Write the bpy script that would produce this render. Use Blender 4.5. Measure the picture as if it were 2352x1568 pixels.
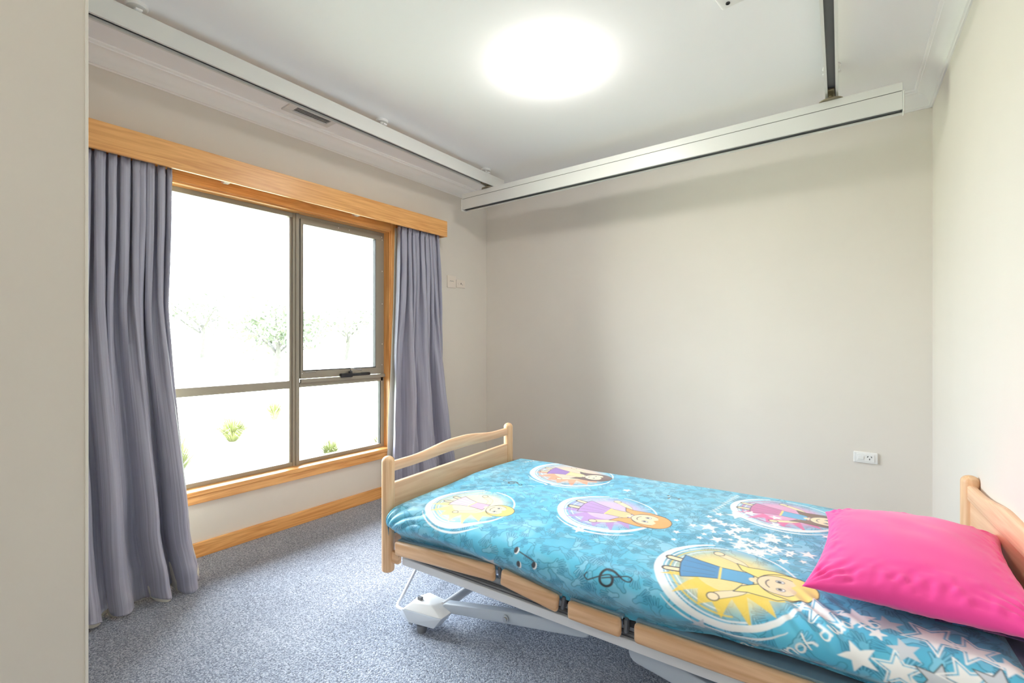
import bpy, bmesh, math, random
import numpy as np
from mathutils import Vector, Matrix

for _o in list(bpy.data.objects):
    bpy.data.objects.remove(_o)
scene = bpy.context.scene
COL = scene.collection
rnd = random.Random(7)

# ------------------------------------------------------------------ camera
HC = 1.22
YAW = math.atan(800 / 1072)
cam_d = bpy.data.cameras.new('camera')
cam = bpy.data.objects.new('camera', cam_d)
COL.objects.link(cam)
cam.location = (0, 0, HC)
cam.rotation_euler = (math.radians(90), 0, YAW)
cam_d.sensor_width = 36
cam_d.lens = 36 * 1072 / 2352
cam_d.clip_start = 0.02
cam_d.clip_end = 300
scene.camera = cam

# ------------------------------------------------------------------ world, exposure
SKY = 43.0            # overcast zenith; a third of it at the horizon
world = bpy.data.worlds.new('sky')
scene.world = world
world.use_nodes = True
bg = world.node_tree.nodes['Background']
bg.inputs['Color'].default_value = (0.86, 0.93, 1.0, 1)
_nt = world.node_tree
_tc = _nt.nodes.new('ShaderNodeTexCoord')
_sp = _nt.nodes.new('ShaderNodeSeparateXYZ')
_nt.links.new(_tc.outputs['Generated'], _sp.inputs[0])
_cl = _nt.nodes.new('ShaderNodeMath'); _cl.operation = 'MAXIMUM'; _cl.inputs[1].default_value = 0.0
_nt.links.new(_sp.outputs['Z'], _cl.inputs[0])
_ma = _nt.nodes.new('ShaderNodeMath'); _ma.operation = 'MULTIPLY_ADD'
_ma.inputs[1].default_value = SKY * 2 / 3; _ma.inputs[2].default_value = SKY / 3
_nt.links.new(_cl.outputs[0], _ma.inputs[0])
_nt.links.new(_ma.outputs[0], bg.inputs['Strength'])
scene.view_settings.view_transform = 'Standard'
scene.view_settings.look = 'None'
scene.view_settings.exposure = 0.06
scene.view_settings.gamma = 1.0
scene.view_settings.use_curve_mapping = False
cy = scene.cycles
cy.use_denoising = True
cy.max_bounces = 10
cy.diffuse_bounces = 7
cy.glossy_bounces = 4
cy.transparent_max_bounces = 12
cy.sample_clamp_indirect = 6.0
cy.caustics_reflective = False
cy.caustics_refractive = False
LAMP_STRENGTH = 45.0
FILL_STRENGTH = 21.0  # strength of the added fill lamp behind the camera

# room constants
XL, YB, ZC = -3.008, 3.6, 2.66
XR0 = 0.333
def xr(y):                        # the right wall is a degree off square
    return XR0 + (YB - y) * 0.0244
NIBX, NIBY = -1.332, 0.2585        # corner of the wall beside the camera
YF = -1.7
OPY0, OPY1, OPZ0, OPZ1 = 0.62, 2.392, 0.375, 2.090   # window opening
# light portal on the window opening: only guides sampling of the sky
pl = bpy.data.lights.new('window_portal', 'AREA')
pl.shape = 'RECTANGLE'
pl.size = OPY1 - OPY0
pl.size_y = OPZ1 - OPZ0
pl.cycles.is_portal = True
po = bpy.data.objects.new('window_portal', pl)
COL.objects.link(po)
po.location = (XL - 0.15, (OPY0 + OPY1) / 2, (OPZ0 + OPZ1) / 2)
po.rotation_euler = (0, math.radians(-90), 0)
po.rotation_euler = Vector((1, 0, 0)).to_track_quat('-Z', 'Z').to_euler()


# ------------------------------------------------------------------ colour + materials
def L1(c):
    c = c / 255.0
    return c / 12.92 if c <= 0.04045 else ((c + 0.055) / 1.055) ** 2.4
def S(r, g, b):
    return (L1(r), L1(g), L1(b), 1.0)

def new_mat(name):
    m = bpy.data.materials.new(name)
    m.use_nodes = True
    nt = m.node_tree
    return m, nt, nt.nodes['Principled BSDF'], nt.nodes, nt.links

def mat(name, col, rough=0.5, metal=0.0, spec=0.5, noise=0.0, nscale=20.0, bump=0.0, bscale=200.0, sheen=0.0):
    m, nt, p, N, K = new_mat(name)
    p.inputs['Base Color'].default_value = col
    p.inputs['Roughness'].default_value = rough
    p.inputs['Metallic'].default_value = metal
    p.inputs['Specular IOR Level'].default_value = spec
    p.inputs['Sheen Weight'].default_value = sheen
    tc = N.new('ShaderNodeTexCoord')
    if noise > 0:
        n = N.new('ShaderNodeTexNoise')
        n.inputs['Scale'].default_value = nscale
        n.inputs['Detail'].default_value = 4
        K.new(tc.outputs['Object'], n.inputs['Vector'])
        r = N.new('ShaderNodeMapRange')
        r.inputs['From Min'].default_value = 0.3
        r.inputs['From Max'].default_value = 0.7
        r.inputs['To Min'].default_value = 1 - noise
        r.inputs['To Max'].default_value = 1 + noise
        K.new(n.outputs['Fac'], r.inputs['Value'])
        mx = N.new('ShaderNodeMix')
        mx.data_type = 'RGBA'
        mx.blend_type = 'MULTIPLY'
        mx.inputs['Factor'].default_value = 1.0
        mx.inputs['A'].default_value = col
        K.new(r.outputs['Result'], mx.inputs['B'])
        K.new(mx.outputs['Result'], p.inputs['Base Color'])
    if bump > 0:
        n2 = N.new('ShaderNodeTexNoise')
        n2.inputs['Scale'].default_value = bscale
        n2.inputs['Detail'].default_value = 3
        K.new(tc.outputs['Object'], n2.inputs['Vector'])
        b = N.new('ShaderNodeBump')
        b.inputs['Strength'].default_value = bump
        b.inputs['Distance'].default_value = 0.002
        K.new(n2.outputs['Fac'], b.inputs['Height'])
        K.new(b.outputs['Normal'], p.inputs['Normal'])
    return m

def wood(name, c1, c2, axis, rough=0.42, fine=70.0, spec=0.5, knots=True):
    """grain drawn out along one axis (0 x, 1 y, 2 z)"""
    m, nt, p, N, K = new_mat(name)
    tc = N.new('ShaderNodeTexCoord')
    mp = N.new('ShaderNodeMapping')
    sc = [1.0, 1.0, 1.0]
    sc[axis] = 0.045
    mp.inputs['Scale'].default_value = sc
    K.new(tc.outputs['Object'], mp.inputs['Vector'])
    n = N.new('ShaderNodeTexNoise')
    n.inputs['Scale'].default_value = fine
    n.inputs['Detail'].default_value = 5
    n.inputs['Roughness'].default_value = 0.65
    n.inputs['Distortion'].default_value = 0.4
    K.new(mp.outputs['Vector'], n.inputs['Vector'])
    n2 = N.new('ShaderNodeTexNoise')
    n2.inputs['Scale'].default_value = fine * 0.22
    n2.inputs['Detail'].default_value = 2
    n2.inputs['Distortion'].default_value = 1.2
    K.new(mp.outputs['Vector'], n2.inputs['Vector'])
    pp = N.new('ShaderNodeMath'); pp.operation = 'PINGPONG'
    mu = N.new('ShaderNodeMath'); mu.operation = 'MULTIPLY'; mu.inputs[1].default_value = 7.0
    K.new(n2.outputs['Fac'], mu.inputs[0]); K.new(mu.outputs[0], pp.inputs[0]); pp.inputs[1].default_value = 0.5
    ad = N.new('ShaderNodeMath'); ad.operation = 'MULTIPLY_ADD'
    K.new(pp.outputs[0], ad.inputs[0]); ad.inputs[1].default_value = 0.75; 
    K.new(n.outputs['Fac'], ad.inputs[2])
    cr = N.new('ShaderNodeValToRGB')
    cr.color_ramp.elements[0].position = 0.42; cr.color_ramp.elements[0].color = c1
    cr.color_ramp.elements[1].position = 0.95; cr.color_ramp.elements[1].color = c2
    K.new(ad.outputs[0], cr.inputs['Fac'])
    K.new(cr.outputs['Color'], p.inputs['Base Color'])
    p.inputs['Roughness'].default_value = rough
    p.inputs['Specular IOR Level'].default_value = spec
    b = N.new('ShaderNodeBump'); b.inputs['Strength'].default_value = 0.08; b.inputs['Distance'].default_value = 0.001
    K.new(n.outputs['Fac'], b.inputs['Height']); K.new(b.outputs['Normal'], p.inputs['Normal'])
    return m

M = {}
M['wall'] = mat('wall_paint', S(226, 220, 212), 0.75, spec=0.3, noise=0.012, nscale=3, bump=0.03, bscale=350)
M['ceiling'] = mat('ceiling_paint', S(249, 249, 250), 0.85, spec=0.2, bump=0.02, bscale=300)
M['cornice'] = mat('cornice_paint', S(242, 241, 239), 0.7, spec=0.3)
M['edge'] = mat('corner_bead', S(236, 232, 224), 0.5)
M['timber'] = wood('window_timber_long', S(240, 184, 118), S(212, 148, 84), 1, 0.35)
M['timber_v'] = wood('window_timber_upright', S(240, 184, 118), S(212, 148, 84), 2, 0.35)
M['timber_x'] = wood('window_timber_cross', S(240, 184, 118), S(212, 148, 84), 0, 0.35)
M['beech'] = wood('beech_long', S(236, 196, 156), S(212, 164, 122), 0, 0.4, 55)
M['beech_y'] = wood('beech_cross', S(244, 204, 168), S(230, 182, 144), 1, 0.4, 55)
M['beech_z'] = wood('beech_upright', S(238, 200, 160), S(220, 174, 130), 2, 0.38, 60)
M['steel'] = mat('powder_coated_steel', S(230, 232, 236), 0.35, spec=0.5)
M['steel_blue'] = mat('blue_grey_steel', S(188, 198, 210), 0.38, spec=0.5)
M['tray'] = mat('tray_steel', S(150, 172, 186), 0.4, spec=0.5)
M['chrome'] = mat('bright_metal', S(190, 190, 188), 0.22, metal=1.0)
M['dark'] = mat('dark_plastic', S(40, 42, 46), 0.5)
M['greyplastic'] = mat('grey_plastic', S(120, 122, 128), 0.5)
M['cover'] = mat('light_grey_cover', S(246, 247, 248), 0.45)
M['cover_band'] = mat('grey_cover_band', S(206, 214, 226), 0.45)
M['rail'] = mat('white_rail_enamel', S(222, 223, 220), 0.32, spec=0.5)
M['slot'] = mat('rail_slot', S(88, 90, 92), 0.5)
M['brass'] = mat('trolley_metal', S(150, 140, 118), 0.35, metal=0.8)
M['white'] = mat('white_plastic', S(236, 236, 234), 0.35)
M['plate'] = mat('cream_plastic', S(232, 222, 212), 0.4)
M['hole'] = mat('socket_hole', S(70, 70, 70), 0.6)
M['alu'] = mat('bronze_aluminium', S(150, 144, 132), 0.38, metal=0.0, spec=0.6)
M['seal'] = mat('glazing_seal', S(45, 46, 48), 0.6)
M['lining'] = mat('cream_lining', S(232, 228, 215), 0.85, sheen=0.2)
M['pink'] = mat('pink_cotton', S(240, 72, 156), 0.75, spec=0.2, sheen=0.35, noise=0.03, nscale=6, bump=0.12, bscale=900)
M['mattress'] = mat('mattress_cover', S(150, 160, 190), 0.8)
M['vent'] = mat('vent_paint', S(226, 225, 222), 0.55)
M['ventdark'] = mat('vent_shadow_gap', S(96, 94, 92), 0.8)
M['lampbase'] = mat('lamp_base', S(240, 238, 232), 0.4)
M['bark'] = mat('bark', S(66, 64, 62), 0.9, noise=0.2, nscale=12)
M['leaf'] = mat('leaf', S(68, 76, 60), 0.7, noise=0.3, nscale=3)
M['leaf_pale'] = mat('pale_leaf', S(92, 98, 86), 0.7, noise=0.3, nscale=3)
M['blade'] = mat('grass_blade', S(106, 112, 70), 0.6, noise=0.3, nscale=6)
M['lawn'] = mat('lawn', S(196, 198, 170), 0.95, noise=0.12, nscale=5)
M['mulch'] = mat('mulch', S(60, 48, 38), 0.95, noise=0.35, nscale=40)

# lamp diffuser
def _lamp(name, strength):
    m, nt, p, N, K = new_mat(name)
    p.inputs['Base Color'].default_value = S(250, 245, 235)
    p.inputs['Roughness'].default_value = 0.3
    p.inputs['Emission Color'].default_value = (1.0, 0.965, 0.915, 1)
    p.inputs['Emission Strength'].default_value = strength
    return m
M['lamp'] = _lamp('lamp_diffuser', LAMP_STRENGTH)
M['lamp_fill'] = _lamp('fill_lamp_diffuser', FILL_STRENGTH)

# window glass: see-through with a faint mirror
def _glass():
    m = bpy.data.materials.new('window_glass')
    m.use_nodes = True
    nt = m.node_tree; N = nt.nodes; K = nt.links
    N.remove(N['Principled BSDF'])
    out = N['Material Output']
    t = N.new('ShaderNodeBsdfTransparent'); t.inputs['Color'].default_value = (0.97, 0.985, 0.98, 1)
    g = N.new('ShaderNodeBsdfGlossy'); g.inputs['Roughness'].default_value = 0.01
    f = N.new('ShaderNodeFresnel'); f.inputs['IOR'].default_value = 1.3
    mx = N.new('ShaderNodeMixShader')
    K.new(f.outputs[0], mx.inputs[0]); K.new(t.outputs[0], mx.inputs[1]); K.new(g.outputs[0], mx.inputs[2])
    K.new(mx.outputs[0], out.inputs['Surface'])
    return m
M['glass'] = _glass()

# loop pile carpet
def _carpet():
    m, nt, p, N, K = new_mat('loop_pile_carpet')
    tc = N.new('ShaderNodeTexCoord')
    mp = N.new('ShaderNodeMapping'); mp.inputs['Rotation'].default_value = (0, 0, 0.12)
    mp.inputs['Scale'].default_value = (1, 1.25, 1)
    K.new(tc.outputs['Object'], mp.inputs['Vector'])
    v = N.new('ShaderNodeTexVoronoi'); v.inputs['Scale'].default_value = 185; v.inputs['Randomness'].default_value = 0.75
    K.new(mp.outputs['Vector'], v.inputs['Vector'])
    n = N.new('ShaderNodeTexNoise'); n.inputs['Scale'].default_value = 120; n.inputs['Detail'].default_value = 4
    K.new(tc.outputs['Object'], n.inputs['Vector'])
    n3 = N.new('ShaderNodeTexNoise'); n3.inputs['Scale'].default_value = 2.2; n3.inputs['Detail'].default_value = 3
    K.new(tc.outputs['Object'], n3.inputs['Vector'])
    cr = N.new('ShaderNodeValToRGB')
    e = cr.color_ramp.elements
    e[0].position = 0.25; e[0].color = S(98, 105, 119)
    e[1].position = 0.75; e[1].color = S(205, 210, 219)
    k = e.new(0.5); k.color = S(155, 163, 180)
    sep = N.new('ShaderNodeSeparateColor'); K.new(v.outputs['Color'], sep.inputs[0])
    a = N.new('ShaderNodeMath'); a.operation = 'MULTIPLY_ADD'
    K.new(sep.outputs[0], a.inputs[0]); a.inputs[1].default_value = 0.34
    b2 = N.new('ShaderNodeMath'); b2.operation = 'MULTIPLY_ADD'
    K.new(n.outputs['Fac'], b2.inputs[0]); b2.inputs[1].default_value = 0.5
    n3m = N.new('ShaderNodeMath'); n3m.operation = 'MULTIPLY_ADD'; n3m.inputs[1].default_value = 0.22; n3m.inputs[2].default_value = 0.38
    K.new(n3.outputs['Fac'], n3m.inputs[0]); K.new(n3m.outputs[0], b2.inputs[2])
    c2 = N.new('ShaderNodeMath'); c2.operation = 'SUBTRACT'; c2.inputs[1].default_value = 0.42
    K.new(b2.outputs[0], c2.inputs[0]); K.new(c2.outputs[0], a.inputs[2])
    K.new(a.outputs[0], cr.inputs['Fac'])
    K.new(cr.outputs['Color'], p.inputs['Base Color'])
    p.inputs['Roughness'].default_value = 0.95
    p.inputs['Specular IOR Level'].default_value = 0.15
    p.inputs['Sheen Weight'].default_value = 0.15
    b = N.new('ShaderNodeBump'); b.invert = True
    b.inputs['Strength'].default_value = 0.9; b.inputs['Distance'].default_value = 0.004
    K.new(v.outputs['Distance'], b.inputs['Height']); K.new(b.outputs['Normal'], p.inputs['Normal'])
    return m
M['carpet'] = _carpet()

# satin curtain with fine upright stripes (along the cloth's own width)
def _curtain():
    m, nt, p, N, K = new_mat('striped_satin')
    uv = N.new('ShaderNodeUVMap'); uv.uv_map = 'cloth'
    sx = N.new('ShaderNodeSeparateXYZ'); K.new(uv.outputs[0], sx.inputs[0])
    mp = N.new('ShaderNodeMapping'); mp.inputs['Scale'].default_value = (240, 1.3, 1)
    K.new(uv.outputs[0], mp.inputs['Vector'])
    n = N.new('ShaderNodeTexNoise'); n.noise_dimensions = '2D'
    n.inputs['Scale'].default_value = 1.0; n.inputs['Detail'].default_value = 3
    K.new(mp.outputs[0], n.inputs['Vector'])
    cr = N.new('ShaderNodeValToRGB')
    cr.color_ramp.elements[0].position = 0.3; cr.color_ramp.elements[0].color = S(148, 149, 167)
    cr.color_ramp.elements[1].position = 0.7; cr.color_ramp.elements[1].color = S(174, 175, 194)
    K.new(n.outputs['Fac'], cr.inputs['Fac'])
    K.new(cr.outputs['Color'], p.inputs['Base Color'])
    p.inputs['Roughness'].default_value = 0.42
    p.inputs['Specular IOR Level'].default_value = 0.45
    p.inputs['Sheen Weight'].default_value = 0.3
    p.inputs['Anisotropic'].default_value = 0.4
    return m
M['curtain'] = _curtain()

def _print(name):
    m, nt, p, N, K = new_mat(name)
    at = N.new('ShaderNodeVertexColor'); at.layer_name = 'print'
    K.new(at.outputs['Color'], p.inputs['Base Color'])
    p.inputs['Roughness'].default_value = 0.42
    p.inputs['Specular IOR Level'].default_value = 0.6
    p.inputs['Sheen Weight'].default_value = 0.25
    tc = N.new('ShaderNodeTexCoord')
    n = N.new('ShaderNodeTexNoise'); n.inputs['Scale'].default_value = 45; n.inputs['Detail'].default_value = 4
    K.new(tc.outputs['Object'], n.inputs['Vector'])
    b = N.new('ShaderNodeBump'); b.inputs['Strength'].default_value = 0.12; b.inputs['Distance'].default_value = 0.006
    K.new(n.outputs['Fac'], b.inputs['Height']); K.new(b.outputs['Normal'], p.inputs['Normal'])
    return m
M['print'] = _print('printed_cotton')

def _pattern():
    m, nt, p, N, K = new_mat('patterned_pillowcase')
    tc = N.new('ShaderNodeTexCoord')
    v = N.new('ShaderNodeTexVoronoi'); v.inputs['Scale'].default_value = 26
    K.new(tc.outputs['Object'], v.inputs['Vector'])
    sep = N.new('ShaderNodeSeparateColor'); K.new(v.outputs['Color'], sep.inputs[0])
    cr = N.new('ShaderNodeValToRGB'); cr.color_ramp.interpolation = 'CONSTANT'
    e = cr.color_ramp.elements
    e[0].position = 0; e[0].color = S(92, 82, 130)
    e[1].position = 0.45; e[1].color = S(150, 110, 160)
    k = e.new(0.7); k.color = S(226, 160, 70)
    k = e.new(0.86); k.color = S(80, 130, 190)
    K.new(sep.outputs[0], cr.inputs['Fac']); K.new(cr.outputs['Color'], p.inputs['Base Color'])
    p.inputs['Roughness'].default_value = 0.8
    return m
M['pattern'] = _pattern()

# ------------------------------------------------------------------ object helpers
def link(name, data):
    o = bpy.data.objects.new(name, data)
    COL.objects.link(o)
    return o

def tag(o, label=None, cat=None, group=None, kind=None):
    if label: o['label'] = label
    if cat: o['category'] = cat
    if group: o['group'] = group
    if kind: o['kind'] = kind
    return o

def empty(name, loc=(0, 0, 0), rz=0.0, parent=None):
    o = link(name, None)
    o.empty_display_size = 0.05
    o.location = loc
    o.rotation_euler = (0, 0, rz)
    if parent: o.parent = parent
    return o

def thing(name, label, cat, loc=(0, 0, 0), rz=0.0, group=None):
    return tag(empty(name, loc, rz), label, cat, group)

def origin_of(o):
    v = Vector((0, 0, 0))
    while o is not None:
        v += Vector(o.location) if abs(o.rotation_euler[2]) < 1e-9 else Vector((0, 0, 0))
        if abs(o.rotation_euler[2]) > 1e-9:
            return v          # rotated roots: children are written in the root's own axes
        o = o.parent
    return v

class B:
    """collects shapes into one bmesh"""
    def __init__(s):
        s.bm = bmesh.new()
    def box(s, x0, x1, y0, y1, z0, z1, bev=0.0, seg=2, mtx=None):
        vs = [s.bm.verts.new((x, y, z)) for z in (z0, z1) for y in (y0, y1) for x in (x0, x1)]
        fs = [(0, 2, 3, 1), (4, 5, 7, 6), (0, 1, 5, 4), (2, 6, 7, 3), (0, 4, 6, 2), (1, 3, 7, 5)]
        faces = [s.bm.faces.new([vs[i] for i in f]) for f in fs]
        if mtx is not None:
            bmesh.ops.transform(s.bm, matrix=mtx, verts=vs)
        if bev > 0:
            es = list({e for f in faces for e in f.edges})
            bmesh.ops.bevel(s.bm, geom=es, offset=bev, segments=seg, profile=0.5, affect='EDGES', clamp_overlap=True)
        return s
    def prism(s, pts, z0, z1, bev=0.0, seg=2, mtx=None):
        """polygon in xy extruded z0..z1 (mtx maps it elsewhere)"""
        a = [s.bm.verts.new((p[0], p[1], z0)) for p in pts]
        b = [s.bm.verts.new((p[0], p[1], z1)) for p in pts]
        n = len(pts)
        fs = [s.bm.faces.new(a[::-1]), s.bm.faces.new(b)]
        for i in range(n):
            fs.append(s.bm.faces.new((a[i], a[(i + 1) % n], b[(i + 1) % n], b[i])))
        if mtx is not None:
            bmesh.ops.transform(s.bm, matrix=mtx, verts=a + b)
        if bev > 0:
            es = list({e for f in fs[:2] for e in f.edges})
            bmesh.ops.bevel(s.bm, geom=es, offset=bev, segments=seg, profile=0.5, affect='EDGES', clamp_overlap=True)
        return s
    def tube(s, pts, r, n=14, caps=True):
        pts = [Vector(p) for p in pts]
        rs = r if isinstance(r, (list, tuple)) else [r] * len(pts)
        rings = []
        up = Vector((0, 0, 1))
        for i, p in enumerate(pts):
            t = (pts[min(i + 1, len(pts) - 1)] - pts[max(i - 1, 0)]).normalized()
            a = t.cross(up)
            if a.length < 1e-3: a = t.cross(Vector((1, 0, 0)))
            a.normalize(); b = t.cross(a).normalized()
            rings.append([s.bm.verts.new(p + (a * math.cos(2 * math.pi * k / n) + b * math.sin(2 * math.pi * k / n)) * rs[i]) for k in range(n)])
        for q0, q1 in zip(rings[:-1], rings[1:]):
            for k in range(n):
                s.bm.faces.new((q0[k], q0[(k + 1) % n], q1[(k + 1) % n], q1[k]))
        if caps:
            s.bm.faces.new(rings[0][::-1]); s.bm.faces.new(rings[-1])
        return s
    def lathe(s, prof, n=28, c=(0, 0, 0), mtx=None):
        """profile of (radius, z) about the z axis"""
        rings = []
        allv = []
        for r, z in prof:
            if r < 1e-6:
                rings.append([s.bm.verts.new((c[0], c[1], c[2] + z))])
            else:
                rings.append([s.bm.verts.new((c[0] + r * math.cos(2 * math.pi * k / n), c[1] + r * math.sin(2 * math.pi * k / n), c[2] + z)) for k in range(n)])
            allv += rings[-1]
        for q0, q1 in zip(rings[:-1], rings[1:]):
            for k in range(n):
                k2 = (k + 1) % n
                if len(q0) == 1 and len(q1) == 1: continue
                if len(q0) == 1: s.bm.faces.new((q0[0], q1[k2], q1[k]))
                elif len(q1) == 1: s.bm.faces.new((q0[k], q0[k2], q1[0]))
                else: s.bm.faces.new((q0[k], q0[k2], q1[k2], q1[k]))
        if mtx is not None:
            bmesh.ops.transform(s.bm, matrix=mtx, verts=allv)
        return s
    def hull(s, pts, bev=0.0, seg=2):
        vs = [s.bm.verts.new(p) for p in pts]
        r = bmesh.ops.convex_hull(s.bm, input=vs)
        junk = [v for v in vs if v.is_valid and not v.link_faces]
        bmesh.ops.delete(s.bm, geom=junk, context='VERTS')
        bmesh.ops.dissolve_limit(s.bm, angle_limit=0.02, verts=s.bm.verts[:], edges=s.bm.edges[:])
        if bev > 0:
            bmesh.ops.bevel(s.bm, geom=s.bm.edges[:], offset=bev, segments=seg, profile=0.5, affect='EDGES', clamp_overlap=True)
        return s
    def obj(s, name, m, parent=None, smooth=False, world=True):
        bmesh.ops.recalc_face_normals(s.bm, faces=s.bm.faces[:])
        me = bpy.data.meshes.new(name)
        s.bm.to_mesh(me)
        s.bm.free()
        me.materials.append(M[m] if isinstance(m, str) else m)
        o = link(name, me)
        if smooth:
            for p in me.polygons: p.use_smooth = True
            try:
                me.set_sharp_from_angle(angle=math.radians(38))
            except Exception:
                pass
        if parent is not None:
            o.parent = parent
            if world:
                v = origin_of(parent)
                me.transform(Matrix.Translation(-v))
        return o

def grid_obj(name, P, m, parent=None, uv=None, col=None, closed=False):
    """P: (n, k, 3) array of points -> quad sheet"""
    n, k = P.shape[:2]
    me = bpy.data.meshes.new(name)
    V = P.reshape(-1, 3).astype(np.float32)
    idx = np.arange(n * k).reshape(n, k)
    q = np.stack([idx[:-1, :-1], idx[1:, :-1], idx[1:, 1:], idx[:-1, 1:]], -1).reshape(-1, 4)
    me.vertices.add(len(V)); me.vertices.foreach_set('co', V.ravel())
    me.loops.add(q.size); me.loops.foreach_set('vertex_index', q.ravel().astype(np.int32))
    me.polygons.add(len(q))
    me.polygons.foreach_set('loop_start', (np.arange(len(q)) * 4).astype(np.int32))
    try:
        me.polygons.foreach_set('loop_total', np.full(len(q), 4, np.int32))
    except Exception:
        pass
    me.update(calc_edges=True)
    me.polygons.foreach_set('use_smooth', np.ones(len(q), bool))
    if uv is not None:
        lay = me.uv_layers.new(name='cloth')
        U = uv.reshape(-1, 2)[q.ravel()].astype(np.float32)
        lay.data.foreach_set('uv', U.ravel())
    if col is not None:
        ca = me.color_attributes.new('print', 'FLOAT_COLOR', 'POINT')
        c4 = np.ones((n * k, 4), np.float32); c4[:, :3] = col.reshape(-1, 3)
        ca.data.foreach_set('color', c4.ravel())
    me.materials.append(M[m] if isinstance(m, str) else m)
    me.validate()
    o = link(name, me)
    if parent is not None:
        o.parent = parent
        v = origin_of(parent)
        me.transform(Matrix.Translation(-v))
    return o

def vnoise(x, y, seed=0):
    """smooth value noise in -1..1"""
    r = np.random.RandomState(seed)
    T = r.rand(256, 256) * 2 - 1
    xi = np.floor(x).astype(int); yi = np.floor(y).astype(int)
    fx = x - xi; fy = y - yi
    fx = fx * fx * fx * (fx * (fx * 6 - 15) + 10); fy = fy * fy * fy * (fy * (fy * 6 - 15) + 10)
    g = lambda a, b: T[a % 256, b % 256]
    return (g(xi, yi) * (1 - fx) + g(xi + 1, yi) * fx) * (1 - fy) + (g(xi, yi + 1) * (1 - fx) + g(xi + 1, yi + 1) * fx) * fy

def sstep(a, b, x):
    t = np.clip((x - a) / (b - a), 0, 1)
    return t * t * (3 - 2 * t)

# ------------------------------------------------------------------ room shell
def struct(o):
    o['kind'] = 'structure'
    return o

struct(B().prism([(XL - .14, -1.9), (xr(-1.9) + .12, -1.9), (xr(-1.9) + .12, YB + .12), (XL - .14, YB + .12)], -0.15, 0.0).obj('floor', 'carpet'))
struct(B().prism([(XL - .14, -1.9), (xr(-1.9) + .12, -1.9), (xr(-1.9) + .12, YB + .12), (XL - .14, YB + .12)], ZC, ZC + .12).obj('ceiling', 'ceiling'))
w = B()
w.box(XL - .14, XL, -1.9, OPY0, 0, ZC)
w.box(XL - .14, XL, OPY1, YB + .12, 0, ZC)
w.box(XL - .14, XL, OPY0, OPY1, 0, OPZ0)
w.box(XL - .14, XL, OPY0, OPY1, OPZ1, ZC)
struct(w.obj('wall_left', 'wall'))
struct(B().box(XL, XR0, YB, YB + .12, 0, ZC).obj('wall_back', 'wall'))
struct(B().prism([(XR0, YB), (xr(-1.9), -1.9), (xr(-1.9) + .12, -1.9), (XR0 + .12, YB + .12), (XR0, YB + .12)], 0, ZC).obj('wall_right', 'wall'))
wf = B()
wf.box(XL, NIBX, YF, NIBY, 0, ZC)
wf.box(NIBX, xr(YF) + .01, YF - .12, YF, 0, ZC)
struct(wf.obj('wall_front', 'wall'))
# pale bead on the outer corner next to the camera
struct(B().box(NIBX - .001, NIBX + .0035, NIBY - .0045, NIBY + .001, 0, ZC, bev=.001).obj('trim_1', 'edge'))

# cornice: stepped cove run along three walls
CP = [(0, 2.568), (.007, 2.568), (.010, 2.574), (.016, 2.576), (.018, 2.584)]
for i in range(1, 9):
    a = i / 9 * math.pi / 2
    CP.append((.018 + .056 * (1 - math.cos(a)), 2.584 + .058 * math.sin(a)))
CP += [(.074, 2.642), (.076, 2.648), (.084, 2.650), (.088, 2.654), (.088, ZC), (0, ZC)]
def cornice(name, p0, p1, nrm):
    b = B()
    r0 = [b.bm.verts.new((p0[0] + nrm[0] * d, p0[1] + nrm[1] * d, z)) for d, z in CP]
    r1 = [b.bm.verts.new((p1[0] + nrm[0] * d, p1[1] + nrm[1] * d, z)) for d, z in CP]
    for i in range(len(CP)):
        j = (i + 1) % len(CP)
        b.bm.faces.new((r0[i], r0[j], r1[j], r1[i]))
    b.bm.faces.new(r0); b.bm.faces.new(r1[::-1])
    return struct(b.obj(name, 'cornice', smooth=True))
cornice('trim_2', (XL, NIBY), (XL, YB), (1, 0))
cornice('trim_3', (XL, YB), (XR0, YB), (0, -1))
cornice('trim_4', (XR0, YB), (xr(YF), YF), (-1, -.0244))

def base(name, b):
    return struct(b.obj(name, 'timber'))
base('baseboard_left', B().box(XL, XL + .017, NIBY, YB, 0, .084, bev=.003))
struct(B().box(XL + .017, XR0, YB - .017, YB, 0, .084, bev=.003).obj('baseboard_back', 'timber_x'))
base('baseboard_right', B().prism([(XR0, YB), (XR0 - .017, YB), (xr(YF) - .017, YF), (xr(YF), YF)], 0, .084))

# ------------------------------------------------------------------ window
win = empty('window_1', (XL, OPY0, OPZ0)); struct(win)
XA = XL + .02                                    # face of the architrave
FR0, FR1 = XL - .105, XL - .060                  # aluminium frame depth
B().box(XL - .14, XA - .012, OPY1 - .002, OPY1 + .018, OPZ0, OPZ1, bev=.0015).obj('jamb', 'timber_v', win)
B().box(XL - .14, XA - .012, OPY0 - .018, OPY0 + .002, OPZ0, OPZ1, bev=.0015).obj('jamb', 'timber_v', win)
B().box(XL - .14, XA - .012, OPY0 - .018, OPY1 + .018, OPZ1 - .002, OPZ1 + .018, bev=.0015).obj('head_jamb', 'timber', win)
B().box(XL, XA, OPY1 + .004, OPY1 + .074, OPZ0 + .006, OPZ1 + .078, bev=.003).obj('architrave', 'timber_v', win)
B().box(XL, XA, OPY0 - .074, OPY0 - .004, OPZ0 + .006, OPZ1 + .078, bev=.003).obj('architrave', 'timber_v', win)
B().box(XL, XA, OPY0 - .004, OPY1 + .004, OPZ1 + .006, OPZ1 + .078, bev=.003).obj('architrave', 'timber', win)
B().box(XL - .14, XL + .034, OPY0 - .08, OPY1 + .03, OPZ0 - .022, OPZ0 + .006, bev=.006, seg=3).obj('sill', 'timber', win)
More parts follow.
